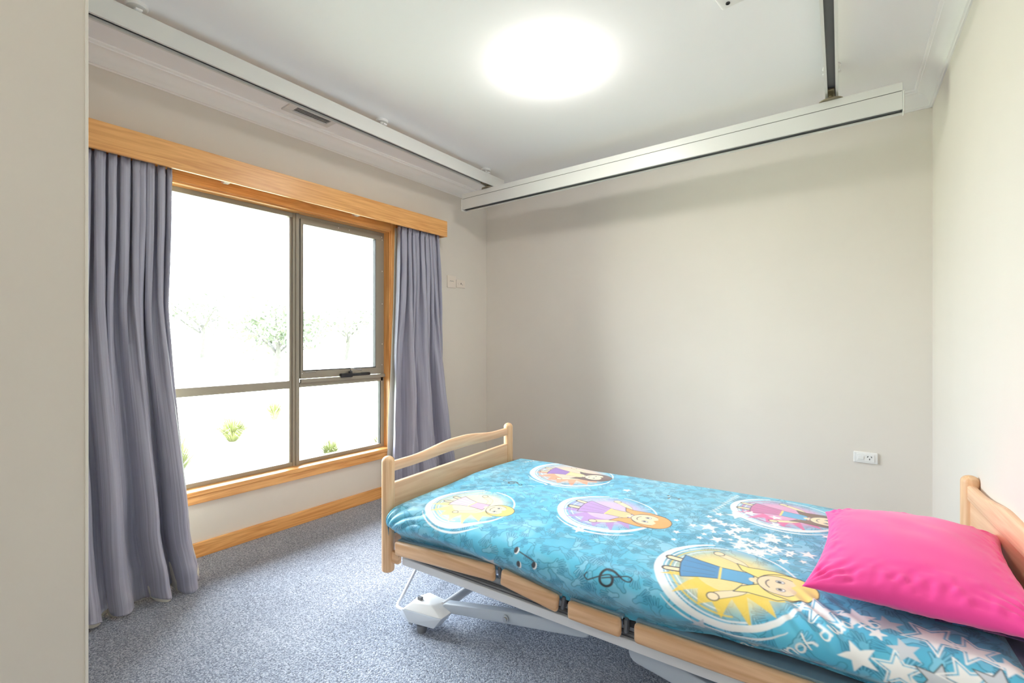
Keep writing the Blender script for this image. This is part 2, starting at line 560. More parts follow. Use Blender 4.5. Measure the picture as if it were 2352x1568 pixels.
B().box(XL, XL + .026, OPY0 - .07, OPY1 + .022, OPZ0 - .068, OPZ0 - .020, bev=.004).obj('apron', 'timber', win)
MY0, MY1 = 1.620, 1.690
fb = OPZ0 + .006
ft = OPZ1 - .002
B().box(FR0, FR1, OPY0, OPY1, fb, fb + .026, bev=.002).obj('frame_rail', 'alu', win)
B().box(FR0, FR1, OPY0, OPY1, ft - .030, ft, bev=.002).obj('frame_rail', 'alu', win)
B().box(FR0, FR1, OPY0, OPY0 + .03, fb + .026, ft - .030, bev=.002).obj('frame_stile', 'alu', win)
B().box(FR0, FR1, OPY1 - .032, OPY1 - .002, fb + .026, ft - .030, bev=.002).obj('frame_stile', 'alu', win)
mu = B().box(FR0, FR1 + .006, MY0 + .016, MY1 - .018, fb - .004, ft, bev=.002)
mu.box(FR0, FR1 - .008, MY0, MY1, fb, ft, bev=.0015)
mu.box(FR1 + .004, FR1 + .016, MY1 - .036, MY1 - .014, fb - .006, ft, bev=.002)
mu.obj('mullion', 'alu', win)
B().box(FR0, FR1 - .004, OPY0 + .02, MY0 + .004, .904, .955, bev=.002).obj('transom', 'alu', win)
tr = B().box(FR0, FR1, MY1 - .004, OPY1 - .01, .906, .940, bev=.002)
tr.box(FR1 - .004, FR1 + .018, MY1 - .002, OPY1 - .002, .936, .962, bev=.003)
tr.obj('transom', 'alu', win)
# awning sash, upper right
sa = empty('sash', (FR1, MY1, .96), parent=win)
sa.location = Vector((FR1, MY1, .96)) - Vector(win.location)
sz0, sz1, sy0, sy1 = .964, ft - .022, MY1 + .002, OPY1 - .026
SX0, SX1 = FR0 + .004, FR1 + .004
B().box(SX0, SX1, sy0, sy1, sz0, sz0 + .052, bev=.002).obj('sash_rail', 'alu', sa)
B().box(SX0, SX1, sy0, sy1, sz1 - .040, sz1, bev=.002).obj('sash_rail', 'alu', sa)
B().box(SX0, SX1, sy0, sy0 + .016, sz0 + .052, sz1 - .040, bev=.002).obj('sash_stile', 'alu', sa)
B().box(SX0, SX1, sy1 - .056, sy1, sz0 + .052, sz1 - .040, bev=.002).obj('sash_stile', 'alu', sa)
seal = B()
for y0, y1, z0, z1 in ((sy0 + .016, sy1 - .056, sz0 + .052, sz0 + .058), (sy0 + .016, sy0 + .020, sz0 + .052, sz1 - .04), (sy1 - .060, sy1 - .056, sz0 + .052, sz1 - .04)):
    seal.box(SX0 + .012, SX1 - .002, y0, y1, z0, z1)
seal.obj('glazing_seal', 'seal', sa)
B().box(FR0 + .02, FR0 + .026, sy0 + .014, sy1 - .052, sz0 + .048, sz1 - .036).obj('glass_pane', 'glass', sa)
for y0, y1, z0, z1 in ((OPY0 + .02, MY0 + .002, fb + .02, .906), (OPY0 + .02, MY0 + .002, .952, ft - .02), (MY1 - .002, OPY1 - .02, fb + .02, .908)):
    B().box(FR0 + .02, FR0 + .026, y0, y1, z0, z1).obj('glass_pane', 'glass', win)
B().box(FR0 + .015, FR1 - .004, OPY1 - .037, OPY1 - .031, fb + .026, .906).obj('glazing_seal', 'seal', win)
# chain winder on the sash bottom rail
wd = B().box(SX1, SX1 + .03, 1.985, 2.085, .955, .985, bev=.007, seg=3)
wd.box(SX1, SX1 + .014, 2.075, 2.25, .962, .980, bev=.004)
wd.lathe([(0, 0), (.013, 0), (.013, .016), (0, .02)], 16, (SX1 + .018, 2.07, .982))
wd.obj('window_winder', 'dark', win, smooth=True)
ar = B().tube([(SX1 + .018, 2.07, .996), (SX1 + .03, 2.064, 1.018), (SX1 + .038, 2.09, 1.016), (SX1 + .04, 2.15, 1.006)], [.006, .006, .005, .006], 10)
ar.obj('winder_handle', 'chrome', win, smooth=True)
B().box(SX1, SX1 + .006, 2.17, 2.25, .982, .988, bev=.002).obj('winder_chain', 'chrome', win)
B().box(SX1, SX1 + .006, MY1 + .03, MY1 + .11, 1.006, 1.012, bev=.002).obj('stay_pin', 'chrome', win)
for y, z in ((OPY1 - .028, 2.052), (OPY1 - .022, 2.03), (OPY1 - .022, 1.78), (OPY1 - .022, 1.52), (OPY1 - .022, 1.20), (OPY1 - .024, 1.035), (1.98, 2.052), (2.07, 2.052), (MY1 + .012, 1.00)):
    B().lathe([(0, .004), (.0035, .003), (.004, 0)], 8, mtx=Matrix.Translation((FR1 + .003, y, z)) @ Matrix.Rotation(math.pi / 2, 4, 'Y')).obj('screw', 'white', win)

# ------------------------------------------------------------------ pelmet + track
PZ0, PZ1, PY0, PY1, PD = 2.118, 2.252, .30, 2.886, .16
pel = thing('curtain_pelmet', 'long honey timber pelmet box mounted above the window and curtains', 'pelmet', (XL, PY0, PZ0))
B().box(XL + PD - .019, XL + PD, PY0, PY1, PZ0, PZ1, bev=.002).obj('front_board', 'timber', pel)
B().box(XL, XL + PD - .019, PY1 - .019, PY1, PZ0, PZ1, bev=.002).obj('end_board', 'timber_x', pel)
B().box(XL, XL + PD - .019, PY0, PY0 + .019, PZ0, PZ1, bev=.002).obj('end_board', 'timber_x', pel)
B().box(XL, XL + PD - .019, PY0 + .019, PY1 - .019, PZ1 - .016, PZ1, bev=.001).obj('top_board', 'timber', pel)
trk = thing('curtain_track', 'slim white curtain track with small brackets tucked under timber pelmet', 'track', (XL + .08, PY0 + .03, 2.15))
B().box(XL + .072, XL + .088, PY0 + .03, PY1 - .03, 2.150, 2.166, bev=.002).obj('track_rail', 'white', trk)
for y in (.62, 1.175, 2.049, 2.7):
    bk = B().box(XL + .055, XL + .09, y - .014, y + .014, 2.132, 2.152, bev=.002)
    bk.box(XL + .001, XL + .06, y - .008, y + .008, 2.146, 2.152)
    bk.obj('track_bracket', 'white', trk)

# ------------------------------------------------------------------ curtains
def curtain(name, label, edges, nfold, seed, xoff, zbot, flare, wrap=0.0):
    """edges: list of (z, y0, y1) from top to bottom"""
    n, k = 460, 150
    s = np.linspace(0, 1, n)[:, None] * np.ones((1, k))
    zt = 2.130
    t = np.linspace(0, 1, k)[None, :] * np.ones((n, 1))
    z = zt + (zbot - zt) * t
    ez = np.array([e[0] for e in edges])[::-1]
    y0 = np.interp(z, ez, np.array([e[1] for e in edges])[::-1])
    y1 = np.interp(z, ez, np.array([e[2] for e in edges])[::-1])
    r = np.random.RandomState(seed)
    # uneven pleats: warp of s
    sw = s + .018 * np.sin(2 * np.pi * (2.3 * s + .2 + seed)) + .010 * np.sin(2 * np.pi * (5.1 * s + seed * .37))
    n2 = nfold * .36
    drift = .03 * vnoise(s * 3 + 7, t * 1.6 + 2, seed + 3)
    p1 = 2 * np.pi * (nfold * sw + drift * .6)
    p2 = 2 * np.pi * (n2 * (sw + drift) + .15 * seed)
    m = sstep(.10, .72, t)
    a1 = (.021 + .012 * sstep(0, .25, t)) * (1 - .78 * m)
    a2 = .056 * m * (1 + .35 * vnoise(s * 4, t * 2, seed + 5))
    prof = lambda p: np.sign(np.cos(p)) * np.abs(np.cos(p)) ** .75
    x = a1 * prof(p1) + a2 * (np.cos(p2) + .3 * np.cos(2 * p2 + 1.1))
    y = y0 + (y1 - y0) * s
    sd = sstep(0, .05, s) * sstep(0, .05, 1 - s)
    y = y + sd * (.010 * np.sin(2 * p1) * (1 - m) + .012 * m * np.sin(2 * p2 + .6))
    # gathers of the heading tape
    hd = (1 - sstep(0, .045, t))
    x = x + hd * .006 * np.sin(2 * np.pi * nfold * 3.1 * s + 2 * np.sin(t * 160)) 
    x = x + .004 * vnoise(s * 22, t * 14, seed + 1) + .010 * m * vnoise(s * 7, t * 7, seed + 9)
    # swags and creases close to the floor
    lo = sstep(.80, 1.0, t)
    x = x + lo * (.020 * vnoise(s * 6 + 3, t * 26, seed + 11) + .008 * vnoise(s * 14, t * 50 + s * 9, seed + 13))
    bx = xoff(z)
    X = XL + bx + x
    X = np.maximum(X, XL + np.where(z < OPZ0 + .03, .052, .040) + .008 * (1 + np.cos(p1)))
    X = np.maximum(X, np.maximum(XL + bx - .085, XL + np.where(z < OPZ0 + .03, .036, .026)) + .012)
    zz = z + lo * .018 * vnoise(s * 5 + 1, t * 4, seed + 17)
    zz = np.maximum(zz, .016 + .012 * (1 + np.cos(p2 * 1.5 + 1)) * sstep(.9, 1, t))
    P = np.stack([X, y, zz], -1)
    # cloth edges turn back towards the wall
    root = thing(name, label, 'curtain', (XL + .1, (edges[-1][1] + edges[-1][2]) / 2, 0))
    o = grid_obj('curtain_cloth', P, 'curtain', root, uv=np.stack([s * 1.0, t * 2.1], -1))
    sol = o.modifiers.new('thickness', 'SOLIDIFY'); sol.thickness = .0025; sol.offset = 0
    # lining hangs behind and a little lower
    Q = P[::4, ::3].copy()
    tl = t[::4, ::3]; zq = Q[..., 2]; sq = s[::4, ::3]
    Q[..., 0] = np.maximum(XL + bx[::4, ::3] - .085, XL + np.where(zq < OPZ0 + .03, .036, .026))
    Q[..., 1] = (y0 + (y1 - y0) * s)[::4, ::3] + .012 * (1 - sstep(0, .06, sq)) * (1 - tl)
    Q[..., 2] = np.maximum(zq - .024 * tl ** 6, .003)
    e = sstep(.93, 1.0, sq)
    Q[..., 1] += sstep(.8, 1, tl) * e * .03
    hm = sstep(.90, .97, tl)
    Q[..., 0] = Q[..., 0] * (1 - hm) + (P[::4, ::3, 0] - .010) * hm
    Q[..., 1] = Q[..., 1] * (1 - hm) + (P[::4, ::3, 1] + .010 * e) * hm
    l = grid_obj('curtain_lining', Q, 'lining', root)
    sol = l.modifiers.new('thickness', 'SOLIDIFY'); sol.thickness = .002; sol.offset = 0
    l['label'] = 'cream lining showing at the hem'
    return root

def xo_left(z):
    return .095 + .225 * sstep(1.45, .25, z) + .05 * sstep(.3, 0, z)
curtain('curtain', 'full-length blue grey curtain bunched at the window end nearest the camera', [(2.145, .33, .898), (1.41, .33, .886), (.61, .33, .905), (.33, .33, .912), (.12, .33, .935), (0, .33, .945)], 14, 3, xo_left, .012, .2)
def xo_right(z):
    return .092 + .03 * sstep(1.2, .2, z)
curtain('curtain', 'narrower blue grey curtain at far end of window, behind the bed footboard', [(2.145, 2.418, 2.832), (1.53, 2.405, 2.868), (.85, 2.375, 2.925), (.34, 2.345, 2.985), (.14, 2.34, 3.03), (0, 2.34, 3.04)], 9, 8, xo_right, .012, .1)

# ------------------------------------------------------------------ ceiling hoist
def rail(name, label, x, y0, y1, skew, ys):
    """ceiling-fixed rail: C profile with a slot underneath"""
    t = thing(name, label, 'rail', (x, y0, 2.66))
    w, z0, z1 = .029, 2.530, 2.622
    sk = Matrix(((1, skew, 0, -skew * y1), (0, 1, 0, 0), (0, 0, 1, 0), (0, 0, 0, 1)))
    b = B()
    pr = [(-w, z0), (-w + .012, z0), (-w + .012, z0 + .012), (-w + .006, z0 + .016), (-w + .006, z1 - .006), (w - .006, z1 - .006),
          (w - .006, z0 + .016), (w - .012, z0 + .012), (w - .012, z0), (w, z0), (w, z1 - .004), (w - .004, z1), (-w + .004, z1), (-w, z1 - .004)]
    r0 = [b.bm.verts.new((x + p[0], y0, p[1])) for p in pr]
    r1 = [b.bm.verts.new((x + p[0], y1, p[1])) for p in pr]
    for i in range(len(pr)):
        j = (i + 1) % len(pr)
        b.bm.faces.new((r0[i], r0[j], r1[j], r1[i]))
    b.bm.faces.new(r0); b.bm.faces.new(r1[::-1])
    bmesh.ops.transform(b.bm, matrix=sk, verts=b.bm.verts[:])
    b.obj('rail_profile', 'rail', t)
    b = B().box(x - w + .0062, x + w - .0062, y0 + .002, y1 - .14, z0 + .0165, z0 + .03)
    bmesh.ops.transform(b.bm, matrix=sk, verts=b.bm.verts[:])
    o = b.obj('rail_slot', 'slot', t); o['label'] = 'dark slot along the underside'
    for y in ys:
        xx = x + skew * (y - y1)
        b = B().lathe([(0, 2.6605), (.040, 2.6605), (.042, 2.652), (.036, 2.646), (.012, 2.645), (.012, 2.622), (0, 2.622)], 20, (xx, y, 0))
        b.box(xx - .040, xx + .040, y - .012, y + .012, 2.621, 2.630, bev=.002)
        b.obj('ceiling_bracket', 'white', t, smooth=True)
    return t
rail('hoist_rail', 'white ceiling hoist rail running above the window wall with grey slot', -2.515, -.0 + NIBY + .01, 3.22, -.012, (.64, 1.93, 3.0))
rail('hoist_rail', 'white ceiling hoist rail on the headboard side, slot seen from below', -.128, -.9, 3.22, -.028, (.6, 2.96))

tv = thing('traverse_beam', 'white crosswise hoist beam hanging below two ceiling rails along back wall', 'hoist beam', (-1.305, 3.03, 2.37))
TX0, TX1, TY0, TY1 = -2.780, .168, 3.0, 3.062
b = B().box(TX0, TX1, TY0, TY1, 2.4605, 2.502, bev=.002)
b.obj('upper_rail', 'rail', tv)
b = B().box(TX0, TX1, TY0 - .003, TY0 + .010, 2.369, 2.4565, bev=.002)
b.box(TX0, TX1, TY1 - .010, TY1, 2.362, 2.4565, bev=.002)
b.box(TX0, TX1, TY0 + .010, TY1 - .010, 2.446, 2.4565)
b.box(TX0, TX1, TY1 - .022, TY1 - .008, 2.362, 2.367)
b.obj('lower_rail', 'rail', tv)
b = B().box(TX0 + .004, TX1 - .004, TY0 + .003, TY1 - .004, 2.4560, 2.4610)
b.box(TX0 + .004, TX1 - .004, TY0 + .0105, TY1 - .0105, 2.372, 2.380)
o = b.obj('rail_slot', 'slot', tv); o['label'] = 'dark joint and slot lines'
for xx, sgn in ((TX0, -1), (TX1, 1)):
    B().box(min(xx, xx + sgn * .008), max(xx, xx + sgn * .008), TY0 - .006, TY1 + .002, 2.356, 2.459, bev=.003).obj('end_cap', 'rail', tv)
for xx in (-2.508, -.126):
    b = B().lathe([(0, 2.502), (.058, 2.502), (.058, 2.506), (.040, 2.514), (.012, 2.520), (.010, 2.548), (0, 2.548)], 24, (xx, TY0 + .03, 0))
    b.box(xx - .018, xx + .018, TY0 - .05, TY0 + .05, 2.532, 2.545, bev=.003)
    b.obj('trolley', 'brass', tv, smooth=True)

# ------------------------------------------------------------------ ceiling light, vent, sensor
def dome_light(label, x, y, dm_mat='lamp'):
    lt = thing('ceiling_light', label, 'light', (x, y, ZC))
    B().lathe([(0, 2.661), (.172, 2.661), (.172, 2.650), (.168, 2.648), (0, 2.648)], 48, (x, y, 0)).obj('lamp_base', 'lampbase', lt, smooth=True)
    dm = [(.178, 2.650)]
    for i in range(1, 13):
        a = i / 12 * math.pi / 2
        dm.append((.178 * math.cos(a) if i < 12 else 0, 2.650 - .079 * math.sin(a)))
    B().lathe(dm, 48, (x, y, 0)).obj('lamp_dome', dm_mat, lt, smooth=True)
dome_light('round glowing dome light fixed to the ceiling between the hoist rails', -1.30, 2.07)
dome_light('added unseen dome light behind the camera, fill for near wall and bed side', -.45, -1.0, 'lamp_fill')  # added lamp out of view, brightens the near wall and bed side

vt = thing('ceiling_vent', 'small pale slatted air vent in ceiling between window cornice and hoist rail', 'vent', (-2.74, 1.60, ZC))
vx0, vx1, vy0, vy1 = -2.862, -2.602, 1.455, 1.765
b = B()
b.box(vx0, vx0 + .034, vy0, vy1, 2.650, 2.661, bev=.002); b.box(vx1 - .034, vx1, vy0, vy1, 2.650, 2.661, bev=.002)
b.box(vx0 + .034, vx1 - .034, vy0, vy0 + .05, 2.650, 2.661, bev=.002); b.box(vx0 + .034, vx1 - .034, vy1 - .034, vy1, 2.650, 2.661, bev=.002)
b.obj('vent_frame', 'vent', vt)
B().box(vx0 + .03, vx1 - .03, vy0 + .045, vy1 - .03, 2.6585, 2.6612).obj('vent_back', 'ventdark', vt)
xs = vx0 + .040
while xs < vx1 - .045:
    B().box(-.007, .007, vy0 + .05, vy1 - .034, -.001, .001, mtx=Matrix.Translation((xs + .006, 0, 2.6545)) @ Matrix.Rotation(.6, 4, 'Y')).obj('slat', 'vent', vt)
    xs += .0165

sn = thing('motion_sensor', 'white ceiling motion sensor with a dark lens at the photo top edge', 'sensor', (-.43, 2.03, ZC))
RZ = Matrix.Translation((-.427, 2.045, 0)) @ Matrix.Rotation(-.12, 4, 'Z')
B().box(-.050, .054, -.10, .062, 2.612, 2.661, bev=.012, seg=4, mtx=RZ).obj('sensor_body', 'white', sn, smooth=True)
b = B().lathe([(.0085, 2.6125), (.0085, 2.6085), (.005, 2.6085), (.0045, 2.611), (0, 2.611)], 20, (-.4365, 2.070, 0))
b.obj('sensor_lens', 'dark', sn, smooth=True)

# ------------------------------------------------------------------ wall plates
pa = thing('wall_plate', 'square cream wall plate with curved slot beside the far curtain', 'wall plate', (XL, 3.097, 1.768))
B().box(XL, XL + .009, 3.043, 3.152, 1.712, 1.822, bev=.003).obj('plate_body', 'plate', pa)
b = B().tube([(XL + .0095, 3.072 + i * .008, 1.772 + (.003 if i % 3 else -.003)) for i in range(7)], .0018, 6)
b.obj('plate_slot', 'greyplastic', pa)
pb_ = thing('power_outlet', 'cream low wall outlet right next to the square plate by curtain', 'outlet', (XL, 3.218, 1.757))
B().box(XL, XL + .010, 3.160, 3.278, 1.722, 1.794, bev=.003).obj('outlet_plate', 'plate', pb_)
B().box(XL + .009, XL + .012, 3.215, 3.222, 1.752, 1.768).obj('pin_slot', 'hole', pb_)
B().box(XL + .009, XL + .012, 3.236, 3.240, 1.748, 1.756).obj('pin_slot', 'greyplastic', pb_)
B().box(XL + .009, XL + .014, 3.178, 3.200, 1.750, 1.768, bev=.002).obj('outlet_switch', 'plate', pb_)
ol = thing('power_outlet', 'white power outlet with switch, low on the back wall above the pillow', 'outlet', (.026, YB, .508))
B().box(-.034, .086, YB - .013, YB, .474, .542, bev=.005, seg=3).obj('outlet_surround', 'white', ol)
B().box(-.018, .070, YB - .017, YB - .012, .486, .530, bev=.002).obj('outlet_plate', 'white', ol)
B().box(-.012, .018, YB - .021, YB - .016, .497, .519, bev=.002).obj('outlet_switch', 'white', ol)
for x, z, a in ((.036, .516, .5), (.054, .516, -.5), (.045, .502, 0)):
    B().box(-.0018, .0018, -.0185, -.0165, -.0045, .0045, mtx=Matrix.Translation((x, YB, z)) @ Matrix.Rotation(a, 4, 'Y')).obj('pin_slot', 'hole', ol)

# ------------------------------------------------------------------ bed (written in the bed's own axes: x foot->head, y near->far)
BO = (-1.703, 1.350)
BR = math.atan2(.0558, .9984)
bed = thing('adjustable_bed', 'low adjustable care bed with beech end boards and pale steel frame', 'bed', (BO[0], BO[1], 0), BR)

def post(u, v, z0, z1, r, par):
    pr = [(0, z0), (r - .006, z0), (r - .001, z0 + .004), (r, z0 + .010), (r, z1 - .024)]
    for i in range(1, 7):
        a = i / 6 * math.pi / 2
        pr.append((r * math.cos(a) if i < 6 else 0, z1 - .024 + .024 * math.sin(a)))
    return B().lathe(pr, 28, (u, v, 0)).obj('post', 'beech_z', par, smooth=True)

def curved_rail(u0, v0, u1, v1, zend_b, zend_t, zmid_b, zmid_t, th, nm, par):
    """board between two posts, swelling upwards in the middle"""
    n = 40
    b = B()
    L = math.hypot(u1 - u0, v1 - v0)
    dx, dy = (u1 - u0) / L, (v1 - v0) / L
    px, py = -dy, dx
    prev = None; rings = []
    for i in range(n + 1):
        f = i / n
        w = float(sstep(.12, .46, f) * sstep(.12, .46, 1 - f))
        zb = zend_b + (zmid_b - zend_b) * w; zt = zend_t + (zmid_t - zend_t) * w
        c = (u0 + (u1 - u0) * f, v0 + (v1 - v0) * f)
        h = th / 2; r = .006
        sec = [(-h, zb + r), (-h + r * .4, zb + r * .3), (-h + r, zb), (h - r, zb), (h - r * .4, zb + r * .3), (h, zb + r), (h, zt - r), (h - r * .4, zt - r * .3), (h - r, zt), (-h + r, zt), (-h + r * .4, zt - r * .3), (-h, zt - r)]
        rings.append([b.bm.verts.new((c[0] + px * o, c[1] + py * o, z)) for o, z in sec])
    k = len(rings[0])
    for a, c in zip(rings[:-1], rings[1:]):
        for i in range(k):
            b.bm.faces.new((a[i], a[(i + 1) % k], c[(i + 1) % k], c[i]))
    b.bm.faces.new(rings[0][::-1]); b.bm.faces.new(rings[-1])
    return b.obj(nm, 'beech_y', par, smooth=True)

FV = 1.006; FU = -.026
fbd = empty('footboard', (0, 0, 0), parent=bed)
post(0, 0, .190, .706, .0285, fbd)
post(FU, FV, .190, .706, .0285, fbd)
curved_rail(0, .02, FU, FV - .02, .632, .677, .642, .705, .024, 'top_rail', fbd)
rot = Matrix.Rotation(math.atan2(-FU, FV), 4, 'Z')
B().box(-.011, .011, .02, FV - .02, .300, .580, bev=.004, mtx=rot).obj('panel', 'beech_y', fbd)
B().box(.020, .066, -.004, .020, .232, .284, bev=.006).obj('end_bracket', 'beech', bed)

HU0, HU1 = 2.116, 2.0985          # near and far headboard posts
hbd = empty('headboard', (0, 0, 0), parent=bed)
post(HU0 - .006, .012, .190, .706, .0285, hbd)
post(HU1, 1.006, .190, .710, .0285, hbd)
curved_rail(HU0 - .006, .032, HU1, .986, .618, .676, .618, .704, .026, 'top_rail', hbd)
pan = B()
pan.prism([(HU0 - .012, .034), (HU1 - .006, .984), (HU1 + .008, .984), (HU0 + .002, .034)], .250, .622, bev=.002)
pan.obj('panel', 'beech_y', hbd)

# side beam with grooves, near and far
def beam(v0, v1):
    b = B().box(.075, 2.06, v0, v1, .229, .262, bev=.003)
    b.obj('side_beam', 'steel', bed)
    s_ = 1 if v0 < .5 else -1
    vo = v0 if s_ > 0 else v1
    b = B()
    a0, a1 = sorted((vo + s_ * .012, vo + s_ * .016)); b.box(.08, 2.05, a0, a1, .2615, .2640)
    a0, a1 = sorted((vo + s_ * .030, vo + s_ * .036)); b.box(.08, 2.05, a0, a1, .2615, .2700)
    b.obj('beam_groove', 'greyplastic', bed)
    a0, a1 = sorted((vo + s_ * .037, vo + s_ * .060))
    B().box(.08, 2.05, a0, a1, .245, .292, bev=.004).obj('inner_rail', 'steel_blue', bed)
beam(.014, .052)
beam(.954, .992)

# sprung platform: four hinged tray sections, slightly raised at the knee
SEG = [(.060, .598, .310, .345), (.628, .868, .343, .313), (.905, 1.093, .308, .307), (1.136, 2.055, .309, .309)]
for i, (u0, u1, za, zb) in enumerate(SEG):
    an = -math.atan2(zb - za, u1 - u0)
    ln = math.hypot(u1 - u0, zb - za)
    mt = Matrix.Translation((u0, 0, za)) @ Matrix.Rotation(an, 4, 'Y')
    tr = B().box(0, ln, .004, 1.0, .020, .030, bev=.001, mtx=mt)
    tr.box(.01, ln - .01, .0025, .0055, .024, .0335, mtx=mt)
    tr.obj('platform_tray', 'tray', bed)
    B().box(0, ln, -.022, .004, -.031, .031, bev=.0125, seg=4, mtx=mt).obj('side_bumper', 'beech', bed, smooth=True)
    if i < 3:
        br = B().box(ln + .001, ln + .014, .006, .04, -.026, .020, bev=.005, mtx=mt)
        br.obj('hinge_bracket', 'greyplastic', bed, smooth=True)
        B().box(ln - .01, ln + .06, .03, .06, -.014, .012, bev=.003, mtx=mt).obj('hinge_block', 'dark', bed)

# base: corner covers on feet, cross tubes, lifting arms
def corner(u_sign, v_sign, u0, v0):
    f = lambda p: (u0 + u_sign * (p[0] - .221), v0 + v_sign * (p[1] + .015), p[2])
    top = [(.128, -.036, .075), (.21, -.022, .077), (.322, -.006, .077), (.336, .055, .085), (.285, .085, .102), (.172, .088, .104), (.155, .02, .102), (.165, -.012, .103), (.25, .01, .108), (.122, .07, .08)]
    low = [(.108, -.033, .044), (.179, -.047, .040), (.297, -.023, .040), (.306, .015, .042), (.128, -.0365, .0745), (.21, -.0225, .0765), (.322, -.0065, .0765), (.336, .0545, .0845), (.11, .07, .045), (.29, .085, .045), (.122, .07, .078)]
    c = B().hull([f(p) for p in top], bev=.004).obj('corner_cover', 'cover', bed, smooth=True)
    B().hull([f(p) for p in low], bev=.003).obj('cover_band', 'cover_band', c, smooth=True)
    cc = f((.221, -.012, 0))
    B().lathe([(0, 0), (.019, 0), (.021, .006), (.021, .030), (.010, .034), (.010, .046), (0, .046)], 20, cc).obj('base_foot', 'greyplastic', c, smooth=True)
    kk = f((.178, .022, .1))
    B().box(kk[0] - .011, kk[0] + .011, kk[1] - .007, kk[1] + .007, .098, .116, bev=.002).obj('lock_button', 'greyplastic', c)
    for du in (.16, .172):
        q = f((du, -.025, .03))
        B().tube([(q[0], q[1], .018), (q[0] + .006, q[1], .042)], .005, 8).obj('caster_pin', 'chrome', c)
corner(1, 1, .221, -.015)
corner(1, -1, .221, 1.015)
corner(-1, 1, 1.80, -.015)
corner(-1, -1, 1.80, 1.015)
for u in (.285, 1.735):
    B().tube([(u, .05, .092), (u, .95, .092)], .0185, 18).obj('cross_tube', 'steel', bed, smooth=True)
def arm(ua, za, ub, zb, v0, v1, h0, h1):
    """tapering flat lifting arm with a rounded end"""
    pts = []
    d = Vector((ub - ua, zb - za)).normalized(); nrm = Vector((-d.y, d.x))
    for i in range(9):
        a = math.pi / 2 + i / 8 * math.pi
        pts.append((ua + (d.x * math.cos(a) + nrm.x * math.sin(a)) * h0, za + (d.y * math.cos(a) + nrm.y * math.sin(a)) * h0))
    for i in range(9):
        a = -math.pi / 2 + i / 8 * math.pi
        pts.append((ub + (d.x * math.cos(a) + nrm.x * math.sin(a)) * h1, zb + (d.y * math.cos(a) + nrm.y * math.sin(a)) * h1))
    mt = Matrix(((1, 0, 0, 0), (0, 0, -1, 0), (0, 1, 0, 0), (0, 0, 0, 1)))
    return B().prism(pts, -v1, -v0, bev=.006, seg=3, mtx=mt).obj('lift_arm', 'steel_blue', bed, smooth=True)
for v0, v1 in ((.045, .085), (.915, .955)):
    arm(.30, .092, .93, .215, v0, v1, .019, .027)
    arm(1.72, .092, 1.13, .205, v0, v1, .022, .034)
for u, z in ((.612, .153),):
    b = B().lathe([(0, .000), (.014, .000), (.014, .008), (.009, .009), (.009, .014), (0, .014)], 18, mtx=Matrix.Translation((u, .046, z)) @ Matrix.Rotation(math.pi / 2, 4, 'X'))
    b.obj('pivot_bolt', 'chrome', bed, smooth=True)
for u in (.93, 1.13):
    B().tube([(u, .06, .21), (u, .94, .21)], .016, 14).obj('cross_tube', 'steel_blue', bed, smooth=True)
# thin brake bar looping past the foot end
bp = [(.135, -.022, .062), (.100, -.022, .060), (.076, -.016, .060), (.064, .000, .062), (.056, .02, .064), (-.020, .17, .090), (-.066, .262, .108), (-.075, .30, .112), (-.075, .72, .112), (.064, 1.0, .062), (.135, 1.022, .062)]
B().tube(bp, .0075, 12).obj('brake_bar', 'steel', bed, smooth=True)

# ------------------------------------------------------------------ mattress
def plat_z(u):
    xs = [.0, .06, .598, .628, .868, .905, 1.093, 1.136, 2.1]
    zs = [.340, .341, .376, .374, .344, .339, .338, .340, .340]
    return np.interp(u, xs, zs)
n, k = 80, 48
aa = np.linspace(0, 1, n)
ang = np.linspace(0, 2 * np.pi, k + 1)
PP = np.zeros((n + 2, k + 1, 3))
for i in range(n):
    u = .035 + 2.035 * aa[i]
    z0 = float(plat_z(u)) + .003; z1 = .468
    cz, hz, hv = (z0 + z1) / 2, (z1 - z0) / 2, .462
    ca, sa_ = np.cos(ang), np.sin(ang)
    ex = .25
    PP[i + 1, :, 0] = u
    PP[i + 1, :, 1] = .503 + hv * np.sign(ca) * np.abs(ca) ** ex
    PP[i + 1, :, 2] = cz + hz * np.sign(sa_) * np.abs(sa_) ** ex
PP[0] = PP[1]; PP[0, :, 1] = .503; PP[0, :, 2] = PP[1, :, 2].mean()
PP[-1] = PP[-2]; PP[-1, :, 1] = .503; PP[-1, :, 2] = PP[-2, :, 2].mean()
mt_ = grid_obj('mattress', PP, 'mattress')
mt_.location = (BO[0], BO[1], 0); mt_.rotation_euler = (0, 0, BR)
tag(mt_, 'blue grey mattress lying on the bed platform under the printed duvet', 'mattress')

# ------------------------------------------------------------------ duvet print (colours of the cloth, worked out on a 1 mm grid)
RES = .001
U0, B0_ = -.15, -.24
NU, NB = 2200, 1440
img = np.zeros((NB, NU, 3), np.float32)
gu = U0 + (np.arange(NU) + .5) * RES
gb = B0_ + (np.arange(NB) + .5) * RES
def C3(r, g, b):
    return np.array(S(r, g, b)[:3], np.float32)
GU, GB = np.meshgrid(gu, gb)
nf = .5 + .5 * vnoise(GU * 9, GB * 9, 21) * .6 + .25 * vnoise(GU * 21, GB * 21, 22)
img[:] = C3(86, 188, 220)
img += (np.clip(nf - .5, 0, 1)[..., None]) * (C3(182, 222, 240) - C3(86, 188, 220)) * 1.1
img -= (np.clip(.42 - nf, 0, 1)[..., None]) * (C3(86, 188, 220) - C3(58, 162, 202)) * 1.6
